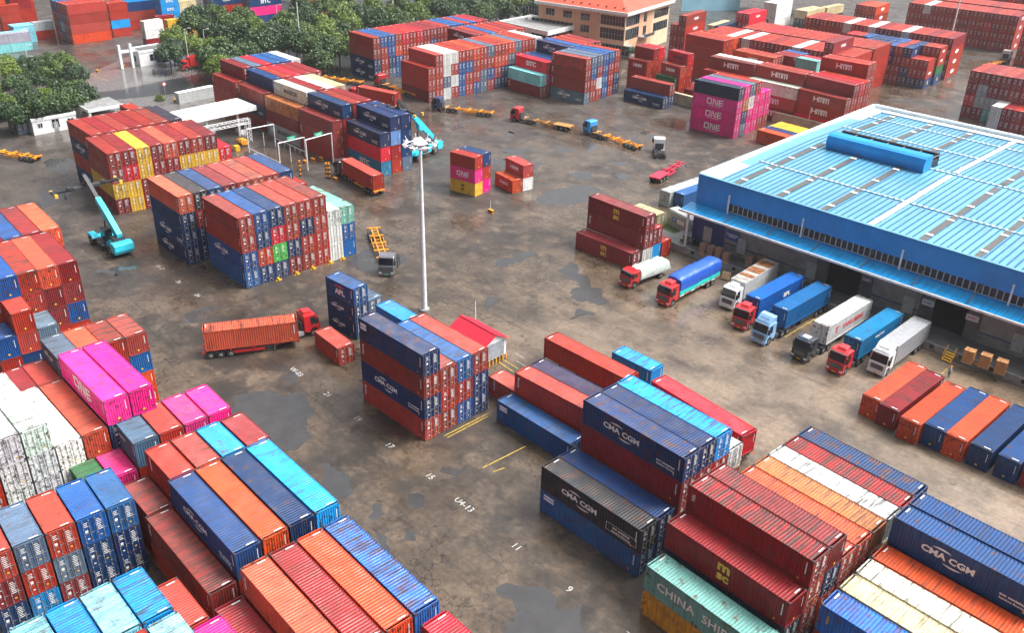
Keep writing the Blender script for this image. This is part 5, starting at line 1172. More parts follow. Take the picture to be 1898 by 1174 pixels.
# ------------------------------------------------------------------ light masts, poles, gates
mast = empty('light_mast', (-94.6, 73.4, 0), 0, 'tall white floodlight mast with a ring of lamps', 'light mast')
zt = [z for z in np.arange(10, 60, .1) if proj((-94.6, 73.4, z))[1] < 268][0]
b = MB(); b.tube((0, 0, 0), (0, 0, zt), .42, 'white', 14, .2); b.tube((0, 0, 0), (0, 0, .25), .8, 'concrete', 12); b.build('pole', mast)
b = MB(); n = 20
for i in range(n):
    a0, a1 = 2 * math.pi * i / n, 2 * math.pi * (i + 1) / n; b.tube((1.9 * math.cos(a0), 1.9 * math.sin(a0), zt), (1.9 * math.cos(a1), 1.9 * math.sin(a1), zt), .07, 'white', 6)
for i in range(6): a0 = math.pi * i / 3; b.tube((0, 0, zt), (1.9 * math.cos(a0), 1.9 * math.sin(a0), zt), .05, 'white', 6)
b.build('ring', mast); b = MB(); b.tube((0, 0, zt + .2), (0, 0, zt + .7), 1.0, 'white', 16, .45); b.tube((0, 0, zt + .7), (0, 0, zt + 1.1), .45, 'white', 12, .1); b.tube((0, 0, zt + 1), (0, 0, zt + 2.6), .04, 'steel', 6); b.build('hood', mast)
for i in range(8):
    a0 = 2 * math.pi * (i + .5) / 8; b = MB(); b.cbox((2.15 * math.cos(a0), 2.15 * math.sin(a0), zt + .05), (.35, .6, .5), 'white', a0, 0, .5); b.tube((1.9 * math.cos(a0), 1.9 * math.sin(a0), zt), (2.3 * math.cos(a0), 2.3 * math.sin(a0), zt + .9), .05, 'white', 6); b.build('floodlight', mast)
def pole(bpx, h, lab, cat='street lamp', arm=1.2, r=.09, name='street_lamp', grp='street lamps by the gate', twin=False, xy=None):
    p = xy or P(*bpx, 0); o = empty(name, (p[0], p[1], 0), 0, lab, cat, grp); b = MB(); b.tube((0, 0, 0), (0, 0, h), r * 1.3, 'white', 8, r * .8)
    if arm: b.tube((0, 0, h - .05), (arm * .7, arm * .7, h + .25), r * .6, 'white', 6)
    b.build('post', o)
    if arm: b = MB(); b.cbox((arm * .8, arm * .8, h + .28), (.7, .28, .14), 'white', R(45)); b.build('lamp_head', o)
    return o
for q, h, l in (((352, 128), 11, 'white street lamp beside the red box lorry'), ((383, 106), 8, 'curved street lamp among the dark trees'), ((61, 152), 9.5, 'white street lamp in front of the left trees'), ((58, 148), 6, 'short street lamp against the left trees'),
                ((517, 62), 9, 'square headed street lamp in the tree belt'), ((580, 80), 8, 'curved street lamp in the tree belt')): pole(q, h, l)
pole((881, 600), 3.6, 'short pale post behind the red roofed shed', 'post', 0, .07, 'post', 'thin poles')
for q, h, l in (((558, 100), 15, 'slim white mast behind the white gate row roof'), ((730, 55), 22, 'tall slim mast rising from the tree belt')): pole(q, h, l, 'mast', .0, .16, 'mast', 'slim masts')
p = P(1772, 55, 0); pole(None, 26, 'slim white mast in front of the far maroon wall', 'mast', 0, .22, 'mast', 'slim masts', xy=(-112.6, 287))
pole((1496, 240), 5.5, 'thin white pole beside the beige wall', 'pole', 0, .06, 'pole', 'thin poles')
# gate canopy
A_, B_, C_, D_ = P(321, 206, 6.2), P(439, 182, 6.2), P(474.5, 196, 6.2), P(340, 224, 6.2)
o = empty('gate_canopy', (0, 0, 0), 0, 'flat cream roofed gate canopy with white fascia', 'canopy')
A2 = A_ + (A_ - B_) * .55; D2 = D_ + (D_ - C_) * .35; A2 = Vector((-192.5, 74.5, 6.2)); D2 = Vector((-184.8, 74.0, 6.2))
b = MB(); q4 = [A2, B_, C_, D2]; b.add([(p.x, p.y, 6.2) for p in q4] + [(p.x, p.y, 6.1) for p in q4], [(0, 1, 2, 3), (7, 6, 5, 4)], 'cream'); b.build('roof', o)
b = MB()
for i in range(4):
    p, q = q4[i], q4[(i + 1) % 4]; b.beam((p.x, p.y, 5.75), (q.x, q.y, 5.75), .12, 1.0, 'white')
b.build('fascia', o)
for t_, k in ((.12, 0), (.5, 0), (.88, 0), (.12, 1), (.5, 1), (.88, 1)):
    p = (D2.lerp(C_, t_) if k else A2.lerp(B_, t_)); p = p.lerp((A2 + C_) / 2, .18); b = MB(); b.tube((p.x, p.y, 0), (p.x, p.y, 5.4), .22, 'white', 10); b.build('post', o)
for i, (q, l) in enumerate((((-187.5, 79), 'left'), ((-187.8, 87), 'middle'), ((-188, 95), 'right'))):
    bo = empty('toll_booth', (q[0], q[1], 0), 0, '%s white toll booth under the gate canopy' % l, 'booth', 'toll booths'); b = MB(); b.box(-2.2, 2.2, -.8, .8, 0, .25, 'concrete'); b.box(-1.3, 1.3, -.7, .7, .25, 1.2, 'white'); b.box(-1.3, 1.3, -.7, .7, 2.3, 2.6, 'white')
    for x in (-1.3, 1.2):
        for y in (-.7, .6): b.box(x, x + .1, y, y + .1, 1.2, 2.3, 'white')
    b.build('walls', bo); b = MB(); b.box(-1.22, 1.22, -.62, .62, 1.2, 2.3, 'glass'); b.build('window', bo)
# truss portal beside canopy
o = empty('scanner_portal', (-181.5, 91, 0), 0, 'white lattice portal standing before the gate canopy', 'portal')
for y in (-6, 2.4):
    b = MB()
    for sx in (-.5, .5):
        for sy in (-.5, .5): b.tube((sx, y + sy, 0), (sx, y + sy, 5), .06, 'white', 6)
    for k in range(5):
        b.tube((-.5, y - .5, k), (.5, y - .5, k + 1), .04, 'white', 5); b.tube((.5, y + .5, k), (-.5, y + .5, k + 1), .04, 'white', 5); b.tube((.5, y - .5, k), (.5, y + .5, k + 1), .04, 'white', 5)
    b.build('lattice_leg', o)
b = MB()
for sx in (-.5, .5):
    for sz in (4.2, 5.2): b.tube((sx, -8, sz), (sx, 3, sz), .06, 'white', 6)
for k in range(11):
    b.tube((-.5, -8 + k, 4.2), (-.5, -7 + k, 5.2), .04, 'white', 5); b.tube((.5, -8 + k, 5.2), (.5, -7 + k, 4.2), .04, 'white', 5)
b.build('lattice_beam', o)
# lane height frames with green signs
def frame(a, c, h, lab, sign=True):
    a, c = P(*a, 0), P(*c, 0); o = empty('height_frame', (a.x, a.y, 0), 0, lab, 'frame', 'white lane frames'); d = c - a
    b = MB(); b.tube((0, 0, 0), (0, 0, h), .13, 'white', 8); b.build('post', o); b = MB(); b.tube((d.x, d.y, 0), (d.x, d.y, h), .13, 'white', 8); b.build('post', o); b = MB(); b.tube((0, 0, h), (d.x, d.y, h), .12, 'white', 8); b.build('beam', o)
    if sign:
        m_ = d * .5; b = MB(); b.cbox((0, 0, 0), (.1, 2.0, .8), 'green_sign'); s = b.build('sign', o); s.location = (m_.x, m_.y, h + .45); s.rotation_euler.z = math.atan2(d.y, d.x) - math.pi / 2
        link('lettering', text_mesh('LANE', .5, .01), s, (.07, 0, 0), (0, 0, R(90)))
frame((462, 282), (511, 272), 5.0, 'white lane frame nearest the gate canopy', False); frame((519, 302), (567, 290), 4.2, 'lower white lane frame with green sign'); frame((571, 316), (618, 302), 6.4, 'taller white lane frame with green sign')
for i, (q, l) in enumerate((((490, 270), 'left'), ((540, 300), 'right'))):
    pole(q, 3.0, '%s short white lane post behind the white frames' % l, 'post', 0, .07, 'lane_post', 'lane posts')
def guard(a, c, lab, mats=('white', 'white'), h=.8, name='guard_rail', cat='barrier', grp='lane guard rails'):
    a, c = P(*a, 0), P(*c, 0); o = empty(name, (a.x, a.y, 0), 0, lab, cat, grp); d = c - a; n = max(2, int(d.length / 2))
    b = MB(); b.beam((0, 0, h), (d.x, d.y, h), .08, .2, mats[0]); b.build('rail', o); b = MB()
    for i in range(n + 1): p = d * (i / n); b.box(p.x - .06, p.x + .06, p.y - .06, p.y + .06, 0, h, mats[1])
    b.build('rail_posts', o)
guard((462, 282), (518, 308), 'long white rail beside the gate lanes'); guard((510, 262), (566, 288), 'white rail between the two lane frames')
M['hazard'] = new_mat('hazard_stripes')[0]
t = M['hazard'].node_tree; wv = t.nodes.new('ShaderNodeTexWave'); wv.bands_direction = 'DIAGONAL'; wv.inputs['Scale'].default_value = 1.0; tc = t.nodes.new('ShaderNodeTexCoord'); t.links.new(tc.outputs['Object'], wv.inputs[0])
t.links.new(mixc(t, ramp(t, wv.outputs['Fac'], [(.49, 0.), (.51, 1.)]), (.02, .02, .02), (.8, .42, .02)), t.nodes['Principled BSDF'].inputs['Base Color'])
def block_(q, lab, d=(1.2, .5, .6), mat='hazard', name='hazard_block', cat='barrier', grp='yellow and black blocks by the gate', rz=0.):
    p = P(*q, 0); b = MB()
    for k in range(3): b.cbox((0, 0, d[2] * (k + .5) / 3), (d[0], d[1], d[2] / 3 - .04), 'amber' if k != 1 else 'black')
    o = b.build(name); o.location = (p.x, p.y, 0); o.rotation_euler.z = rz; tag(o, lab, cat, grp)
for i, q in enumerate(((461, 226), (478, 234), (495, 242), (517, 252), (536, 262), (554, 270), (586, 284), (595, 296), (580, 298), (566, 302), (622, 334), (326, 188), (338, 188), (181, 133), (230, 124), (910, 394))):
    block_(q, '%s amber and black kerb block %s' % (ORD[i], 'along the gate lane from upper left' if i < 11 else ('near the white boundary wall' if i < 13 else ('on the wet gate apron' if i < 15 else 'on the open yard near the island stack'))))
for i, q in enumerate(((557, 327), (606, 331), (611, 331))):
    p = P(*q, 0); b = MB()
    for k in range(8): b.box(-.15, .15, -.15, .15, k * .42, k * .42 + .42, 'amber' if k % 2 else 'black')
    o = b.build('striped_post'); o.location = p; tag(o, ('lone striped yellow and black post at the lanes', 'left striped post before the black tractor unit', 'right striped post before the black tractor unit')[i], 'post', 'striped posts')
# small yellow wheel chocks along the front of the block
for i, q in enumerate(((517, 520), (551, 509), (581, 499), (613, 489), (636, 481))):
    p = P(*q, 0); b = MB(); b.tube((-.3, 0, .25), (.3, 0, .25), .22, 'yellow', 10); b.box(-.1, .1, -.5, .5, 0, .1, 'yellow'); o = b.build('yellow_stop'); o.location = p; tag(o, '%s yellow stop block from the left before the green door stack' % ORD[i], 'stop block', 'yellow stop blocks')
# barriers drum at gate
p = P(452, 268, 0); b = MB(); b.box(-1.2, 1.2, -.5, .5, .3, 1.2, 'amber')
for k in range(6): b.cbox((-1.2 + k * .45, -.8, .8), (.12, .5, 1.2), 'amber' if k % 2 else 'black', 0, .4)
o = b.build('barrier_cabinet'); o.location = p; tag(o, 'amber barrier cabinet at the foot of the lattice portal', 'cabinet')
p = P(439, 279, 0); b = MB(); b.box(-.6, .6, -.5, .5, 0, 1.1, 'yellow'); o = b.build('yellow_cabinet'); o.location = p; tag(o, 'small yellow cabinet under the lattice portal', 'cabinet')
# small equipment on open yard: notice on block
pole((909, 388), 1.7, 'tiny blue notice post on the amber block', 'sign', 0, .04, 'notice_post', 'thin poles')

# ------------------------------------------------------------------ small buildings
def hut(name, p, rz, Lx, Ly, h, wall, roof, lab, cat, windows, door=None, para=.35):
    o = empty(name, p, rz, lab, cat); b = MB(); b.box(0, Lx, 0, Ly, 0, h, wall); b.build('wall', o)
    b = MB(); b.box(.2, Lx - .2, .2, Ly - .2, h + .01, h + .05, roof); 
    b.box(-.1, Lx + .1, -.1, .2, h - .3, h + para, wall); b.box(-.1, Lx + .1, Ly - .2, Ly + .1, h - .3, h + para, wall); b.box(-.1, .2, .2, Ly - .2, h - .3, h + para, wall); b.box(Lx - .2, Lx + .1, .2, Ly - .2, h - .3, h + para, wall); b.build('roof', o)
    for (face, u, z, w_, hh) in windows:
        b = MB()
        if face == 'x': b.box(Lx, Lx + .04, u - w_ / 2, u + w_ / 2, z, z + hh, 'glass')
        elif face == 'y': b.box(u - w_ / 2, u + w_ / 2, -.04, 0, z, z + hh, 'glass')
        w__ = b.build('window', o); b = MB()
        if face == 'x':
            for uu in (u - w_ / 2, u, u + w_ / 2): b.box(Lx + .04, Lx + .08, uu - .04, uu + .04, z, z + hh, 'white')
        else:
            for uu in (u - w_ / 2, u, u + w_ / 2): b.box(uu - .04, uu + .04, -.08, -.04, z, z + hh, 'white')
        b.build('frame', w__)
    if door:
        face, u = door; b = MB(); b.box(Lx, Lx + .05, u - .5, u + .5, .05, 2.2, 'steel') if face == 'x' else b.box(u - .5, u + .5, -.05, 0, .05, 2.2, 'steel'); b.build('door', o)
    return o
hut('site_hut', (-223, 59.5, 0), R(0), 8, 9.5, 3.3, 'white', 'concrete_dark', 'small white site hut with a dark flat roof', 'hut', [('x', 1.6, 1.5, 1.0, .9), ('x', 8.2, 1.6, 1.4, .8), ('y', 4, 1.3, 1.2, 1.3), ('x', 4.9, .9, 1.6, 1.9)], ('x', 4.9))
hut('gatehouse', (-267, 103.5, 0), R(4), 6, 9, 4, 'white', 'concrete_dark', 'white gatehouse with grey roof beside the wet apron', 'gatehouse', [('x', 4.2, 1.2, 2.4, 1.8), ('x', 7.4, 1.0, 1.0, 1.0), ('y', 3, 1, 2, 1.6)])
o = empty('gate_posts', (-262, 99, 0), 0, 'two white gate pillars beside the gatehouse', 'gate'); 
for x, y in ((0, 0), (0, 3.2)): b = MB(); b.box(x - .35, x + .35, y - .35, y + .35, 0, 6.5, 'white'); b.build('pillar', o)
b = MB(); b.box(-.2, .2, 0, 4.5, 4.2, 5.0, 'white'); b.build('lintel', o)
for i, q in enumerate(((300, 118), (309, 120))):
    p = P(*q, 0); b = MB(); b.box(-.06, .06, -1.3, 1.3, .8, 3.4, 'blue_sign'); b.box(-.05, .05, -1.1, -1.0, 0, .8, 'steel'); b.box(-.05, .05, 1.0, 1.1, 0, .8, 'steel'); o = b.build('notice_board'); o.location = p; o.rotation_euler.z = .1; tag(o, '%s blue notice board beside the gatehouse' % ('left', 'right')[i], 'sign', 'blue notice boards')
p = P(324, 165, 0); o = empty('round_sign', (-226, 95, 0), 0, 'round red traffic sign near the white boundary wall', 'sign'); b = MB(); b.tube((0, 0, 0), (0, 0, 3.4), .05, 'steel', 6); b.build('post', o); b = MB(); b.tube((.06, 0, 3.6), (.12, 0, 3.6), .5, 'red_sign', 20); b.tube((.12, 0, 3.6), (.13, 0, 3.6), .34, 'mark', 20); b.build('disc', o)
# white boundary walls
def wall(a, c, h, mat, lab, th=.3, name='boundary_wall', cap='white', cat='wall', grp=None):
    d = Vector(c) - Vector(a); o = empty(name, (a[0], a[1], 0), math.atan2(d[1], d[0]), lab, cat, grp); L_ = d.length; b = MB(); b.box(0, L_, -th / 2, th / 2, 0, h, mat); b.build('panel', o)
    b = MB(); b.box(-.05, L_ + .05, -th / 2 - .06, th / 2 + .06, h + .003, h + .12, cap); b.build('coping', o); return o
a, c = P(330, 192), P(396, 178); wall((a.x, a.y), (c.x, c.y), 2.6, 'lightgrey', 'white rendered wall beside the gate road', 1.6)
a, c = P(1238, 189), P(1296, 203); wall((-145.5, 193.2), (-116, 193.8), 2.7, 'beige', 'long beige retaining wall behind the magenta block', 1.0, cap='beige')
wall((-116, 199.5), (-96, 200.2), 2.2, 'beige', 'beige wall under the brick red bays above the warehouse', 1.0, cap='beige')
# back office canopy and debris shelter near the left trees
o = empty('concrete_shelter', (-219, 70.5, 0), 0, 'open grey concrete shelter frame behind the maroon block', 'shelter'); b = MB(); b.box(0, 8, 0, 8, 4.2, 4.6, 'concrete'); b.build('roof', o)
for x, y in ((.1, .1), (7.4, .1), (.1, 7.4), (7.4, 7.4)): b = MB(); b.box(x, x + .5, y, y + .5, 0, 4.2, 'white'); b.build('column', o)
b = MB(); b.box(7.9, 8.1, -.1, 8.1, 4.0, 4.7, 'white'); b.box(-.1, 8.1, -.15, .0, 4.0, 4.7, 'white'); b.build('fascia', o)
b = MB(); b.box(1, 6.8, 1, 6.8, 0, 2.6, 'steel'); b.build('store_box', o)
# red roofed shed
o = empty('red_roofed_shed', (-83.5, 69.2, .0), 0, 'small white shed with a bright crimson pitched roof', 'shed')
b = MB(); Lx, Ly, z0, h = 6.8, 3.9, .7, 3.2; b.prism([(0, z0), (Ly, z0), (Ly, h), (Ly / 2, h + 1.0), (0, h)], 0, Lx, 'white', 'x'); b.build('wall', o)
b = MB()
for s, y_a in ((-1, -.35), (1, Ly + .35)):
    ya, yb = y_a, Ly / 2; za_, zb__ = h - .12, h + 1.12
    for k in range(22):
        x = -.3 + k * (Lx + .6) / 22; w_ = (Lx + .6) / 22; b.add([(x, ya, za_), (x + w_ * .5, ya, za_ + .05), (x + w_, ya, za_), (x, yb, zb__), (x + w_ * .5, yb, zb__ + .05), (x + w_, yb, zb__)], [(0, 1, 4, 3), (1, 2, 5, 4)], 'crimson_roof')
b.box(-.3, Lx + .3, Ly / 2 - .15, Ly / 2 + .15, h + 1.12, h + 1.2, 'crimson_roof'); b.build('roof', o)
b = MB(); b.box(Lx, Lx + .04, .4, Ly - .4, z0 + .1, h - .1, 'shutter'); b.build('door', o)
for k in range(7):
    b = MB(); b.cbox((Lx + .25, .1 + k * .6, .42), (.12, .16, .84), 'yellow' if k % 2 else 'amber'); b.build('leg_brace', o)
b = MB(); b.box(.2, Lx - .2, .2, Ly - .2, .02, z0, 'dark'); b.build('underframe', o)

# office building
cnr = P(1160.7, 25, 13); lw = P(999, 2, 13); rw = P(1262, 18, 13)
o = empty('office_building', (cnr.x, cnr.y, 0), 0, 'peach office building with an orange red hipped roof', 'building')
BD = R(-172); ux_ = (lw - cnr); BL = ux_.length; ua = math.atan2(ux_.y, ux_.x); RWD = (rw - cnr); BR = RWD.length; ub = math.atan2(RWD.y, RWD.x)
o.rotation_euler.z = ua - math.pi   # local -x runs along the long wall, local +y along the short one
HB = 12.5
b = MB(); b.box(-BL, -9, 0, 18, 0, HB, 'peach'); b.box(-9, 0, 3, 18, 0, HB, 'peach'); b.box(-9, 0, 18, 30, 0, HB, 'cream_wall'); b.build('wall', o)
b = MB(); b.box(-9, 2, 0, 3, 0, 3.5, 'grey_wall'); b.build('podium', o)
def glz(x0, x1, z0, z1, y=0, n=6):
    b = MB(); b.box(x0, x1, y - .05, y, z0, z1, 'glass'); w__ = b.build('window', o); b = MB()
    for i in range(n + 1): x = x0 + (x1 - x0) * i / n; b.box(x - .05, x + .05, y - .1, y - .05, z0, z1, 'steel')
    b.box(x0, x1, y - .1, y - .05, (z0 + z1) / 2 - .04, (z0 + z1) / 2 + .04, 'steel'); b.build('frame', w__)
def glx(y0, y1, z0, z1, x, n=5):
    b = MB(); b.box(x, x + .05, y0, y1, z0, z1, 'glass'); w__ = b.build('window', o); b = MB()
    for i in range(n + 1): y = y0 + (y1 - y0) * i / n; b.box(x + .05, x + .1, y - .05, y + .05, z0, z1, 'steel')
    b.build('frame', w__)
b = MB(); b.box(-9, 0, 0, 3, 3.5, HB, 'cream_wall'); b.build('corner_bay', o)
glz(-8.6, -.3, 9.0, 11.8, 0, 8); glz(-8.6, -.3, 4.9, 8.1, 0, 8); glz(-8.6, 1.8, .6, 3.2, 0, 9)
glx(.5, 9, 9.0, 11.8, 0, 6); glx(.5, 9, 4.9, 8.1, 0, 6); glx(19, 29, 8.9, 11.4, 0, 8); glx(19, 29, 4.8, 7.5, 0, 8); glx(12, 14, 8.9, 11.5, 0, 2); glx(12, 14, 4.5, 7.6, 0, 2)
for x in (-12.5, -19, -25.5, -32): glz(x - 3.2, x, 9.3, 11.4, 0, 3)
for x in (-12.5,): glz(x - 3.2, x, 5.8, 7.9, 0, 3); glz(x - 3.2, x, 1.9, 4.4, 0, 3)
glz(-34, -18.5, 4.9, 7.9, 0, 10); glz(-34, -18.5, .8, 3.7, 0, 10)
for x in (-36.5, -40.5, -44):
    glz(x, x + 1, 9.1, 11.1, 0, 1); glz(x, x + 1, 5.3, 7.3, 0, 1)
b = MB(); b.box(-BL - 1, 1.3, -1.3, 31, HB, HB + .9, 'white'); b.build('cornice', o)
b = MB(); hx0, hx1, hy0, hy1, zz = -BL - .6, .9, -.9, 30.5, HB + .9
b.add([(hx0, hy0, zz), (hx1, hy0, zz), (hx1, hy1, zz), (hx0, hy1, zz), (hx0 + 14, 15, zz + 6), (hx1 - 14, 15, zz + 6)], [(0, 1, 5, 4), (1, 2, 5), (2, 3, 4, 5), (3, 0, 4)], 'roof_red')
rf_ = b.build('roof', o)
for k in range(9): b = MB(); b.box(-BL + 6 + k * 3, -BL + 6.4 + k * 3, .5, 2.5, HB + 1.3, HB + 1.9, 'dark'); b.build('skylight', rf_)
b = MB(); b.tube((-12, 6, HB + 3.2), (-12, 6, HB + 4.4), .5, 'white', 12, .2); b.build('ventilator', rf_)
b = MB(); b.box(0, 2.2, 9, 16, 4.6, 4.8, 'concrete'); b.box(2.1, 2.2, 9, 16, 4.8, 5.6, 'dark'); b.build('balcony', o)
# back canopy
q4 = [P(925, 40, 7), P(985, 28.7, 7), P(1073, 46, 7), P(1015, 60, 7)]; ext = q4[0] - (q4[1] - q4[0]) * 0
o = empty('back_canopy', (0, 0, 0), 0, 'wide grey flat canopy with white fascia before the office', 'canopy'); b = MB(); b.add([(p.x, p.y, 7) for p in q4] + [(p.x, p.y, 6.8) for p in q4], [(0, 1, 2, 3), (7, 6, 5, 4)], 'concrete'); b.build('roof', o)
b = MB()
for i in range(4): p, q = q4[i], q4[(i + 1) % 4]; b.beam((p.x, p.y, 6.7), (q.x, q.y, 6.7), .3, 1.3, 'white')
b.build('fascia', o)
for p in q4: p = p.lerp((q4[0] + q4[2]) / 2, .1); b = MB(); b.tube((p.x, p.y, 0), (p.x, p.y, 6.6), .3, 'white', 8); b.build('column', o)
# pale blue hoarding and steel structure behind
o = empty('blue_hoarding', (-222, 301, 0), R(58), 'pale blue hoarding behind the office building', 'hoarding'); b = MB(); b.box(0, 24, 0, .4, 0, 18, 'billboard'); b.build('panel', o); link('lettering', text_mesh('PORT LOGISTICS', 1.6, .02, 'steel'), o, (12, -.05, 9))
o = empty('white_gantry', (-205, 318, 0), R(40), 'white steel conveyor structure at the top edge', 'structure'); b = MB(); b.box(0, 40, 0, 14, 8, 11, 'lightgrey'); b.box(0, 40, -.3, 0, 7.6, 8.2, 'white'); b.build('deck', o)
b = MB()
for k in range(14): b.beam((k * 3, -.4, 8), (k * 3 + 1.5, -.4, 11), .2, .2, 'dark'); b.beam((k * 3 + 1.5, -.4, 11), (k * 3 + 3, -.4, 8), .2, .2, 'dark')
b.build('truss', o)
o = empty('white_tower_block', (-330, 190, 0), R(20), 'narrow white building above the tree belt', 'building'); b = MB(); b.box(0, 8, 0, 8, 0, 16, 'white'); b.build('wall', o)
for k in range(3): b = MB(); b.box(8, 8.05, 1, 3.5, 3 + k * 4, 6 + k * 4, 'glass'); b.build('window', o)
o = b = None
p = P(1450, 36, 0); b = MB(); b.prism([(0, .3), (0, 1.9), (.8, 2.6), (3, 2.6), (4.4, 1.5), (5, 1.3), (5, .3)], -.9, .9, 'tarp_blue'); o = b.build('blue_van'); o.location = (-160, 281, 11.6); 
bpy.data.objects.remove(o)
o = empty('parked_van', (-166, 284, 0), .6, 'small blue van between the far stacks', 'van'); b = MB(); b.prism([(0, .4), (0, 2.0), (.3, 2.3), (3.2, 2.3), (4.2, 1.4), (5, 1.2), (5, .4)], -.95, .95, 'tarp_blue'); b.build('body', o, bevel=.08)
for x in (1, 4):
    for y in (-.9, .9): wheel(o, x, y, .36, .24)

# ------------------------------------------------------------------ people
def person(p, rz, top, legs, lab, helmet='sticker', pose='stand', sc=1.):
    bm = bmesh.new(); V = {}
    pts = {'pel': (0, 0, .95), 'sp': (.02, 0, 1.2), 'ch': (.02, 0, 1.42), 'nk': (.03, 0, 1.52), 'hd': (.05, 0, 1.62), 'ht': (.05, 0, 1.74), 'sl': (0, .18, 1.42), 'el': (-.02, .24, 1.15), 'wl': (.1, .25, .93), 'hl': (.13, .25, .86), 'sr': (0, -.18, 1.42), 'er': (.0, -.25, 1.16), 'wr': (.18, -.2, 1.0), 'hr': (.22, -.19, .95),
           'hpl': (0, .1, .9), 'kl': (.04, .11, .5), 'al': (-.02, .11, .09), 'tl': (.15, .12, .03), 'hpr': (0, -.1, .9), 'kr': (.08, -.11, .5), 'ar': (.02, -.12, .09), 'tr': (.19, -.13, .03)}
    ed = [('pel', 'sp'), ('sp', 'ch'), ('ch', 'nk'), ('nk', 'hd'), ('hd', 'ht'), ('ch', 'sl'), ('sl', 'el'), ('el', 'wl'), ('wl', 'hl'), ('ch', 'sr'), ('sr', 'er'), ('er', 'wr'), ('wr', 'hr'), ('pel', 'hpl'), ('hpl', 'kl'), ('kl', 'al'), ('al', 'tl'), ('pel', 'hpr'), ('hpr', 'kr'), ('kr', 'ar'), ('ar', 'tr')]
    rad = {'pel': .15, 'sp': .14, 'ch': .16, 'nk': .06, 'hd': .1, 'ht': .085, 'sl': .075, 'sr': .075, 'el': .05, 'er': .05, 'wl': .035, 'wr': .035, 'hl': .04, 'hr': .04, 'hpl': .1, 'hpr': .1, 'kl': .065, 'kr': .065, 'al': .05, 'ar': .05, 'tl': .045, 'tr': .045}
    ks = list(pts); me = bpy.data.meshes.new('person'); me.from_pydata([pts[k] for k in ks], [(ks.index(a), ks.index(b)) for a, b in ed], [])
    o = bpy.data.objects.new('person', me); C.objects.link(o); me.materials.append(M[top]); me.materials.append(M[legs]); me.materials.append(M['skin'])
    md = o.modifiers.new('skin', 'SKIN'); sv = me.skin_vertices[0].data
    for i, k in enumerate(ks): sv[i].radius = (rad[k] * (.75 if k in ('ch', 'sp', 'pel') else 1), rad[k])
    sv[0].use_root = True; ss = o.modifiers.new('s', 'SUBSURF'); ss.levels = 2; ss.render_levels = 2
    bpy.context.view_layer.update(); m2 = bpy.data.meshes.new_from_object(o.evaluated_get(bpy.context.evaluated_depsgraph_get())); bpy.data.objects.remove(o)
    for f in m2.polygons:
        z = f.center.z; y = abs(f.center.y); f.material_index = 2 if z > 1.5 or (y > .17 and z < 1.0 and z > .8) else (1 if z < .95 else 0); f.use_smooth = True
    o = link('person', m2, None, p, (0, 0, rz), (sc, sc, sc)); tag(o, lab, 'person')
    b = MB()
    for k in range(5):
        a0, a1 = k / 5 * math.pi / 2, (k + 1) / 5 * math.pi / 2; b.tube((.05, 0, 1.68 + .14 * math.sin(a0)), (.05, 0, 1.68 + .14 * math.sin(a1)), .135 * math.cos(a0) + .002, helmet, 14, .135 * math.cos(a1) + .001, cap=False)
    b.box(.0, .24, -.11, .11, 1.67, 1.69, helmet); b.build('helmet', o); return o
p = P(1757, 700, 0); person((p.x, p.y, 0), R(60), 'pale_cloth', 'denim', 'worker in pale top and orange helmet near the yellow steps', 'amber')
p = P(1714, 596, 1.2); person((-43.4, 120.6, 1.2), R(-90), 'hivis', 'hivis', 'worker in lime vest behind the silver box lorry', 'hivis')
person((-60.6, 120.9, 1.2), R(-60), 'hivis', 'denim', 'worker in lime vest on the dock by the notice board', 'white')
person((-67.2, 120.6, 1.2), R(-120), 'hivis', 'denim', 'worker in lime vest behind the rusty roofed lorry', 'sticker')

# ------------------------------------------------------------------ trees
def leaf_mat(name, c1, c2):
    m, t, b = new_mat(name); oi = t.nodes.new('ShaderNodeObjectInfo'); g = t.nodes.new('ShaderNodeNewGeometry')
    f = mth(t, 'ADD', mth(t, 'MULTIPLY', noise_node(t, g.outputs['Position'], .45, 4, .7), .9), mth(t, 'MULTIPLY', mth(t, 'SUBTRACT', oi.outputs['Random'], .5), .5))
    c = mixc(t, ramp(t, f, [(.25, 0.), (.7, 1.)]), c1, c2)
    gi = mth(t, 'MULTIPLY', g.outputs['Random Per Island'], .6); c = mixc(t, gi, c, tuple(v * .45 for v in c1)); t.links.new(c, b.inputs['Base Color']); b.inputs['Roughness'].default_value = .5
    b.inputs['Transmission Weight'].default_value = 0; return m
M['leaf'] = leaf_mat('tree_leaves', (.018, .055, .008), (.16, .24, .02)); M['leaf2'] = leaf_mat('dark_leaves', (.014, .042, .012), (.06, .12, .022))
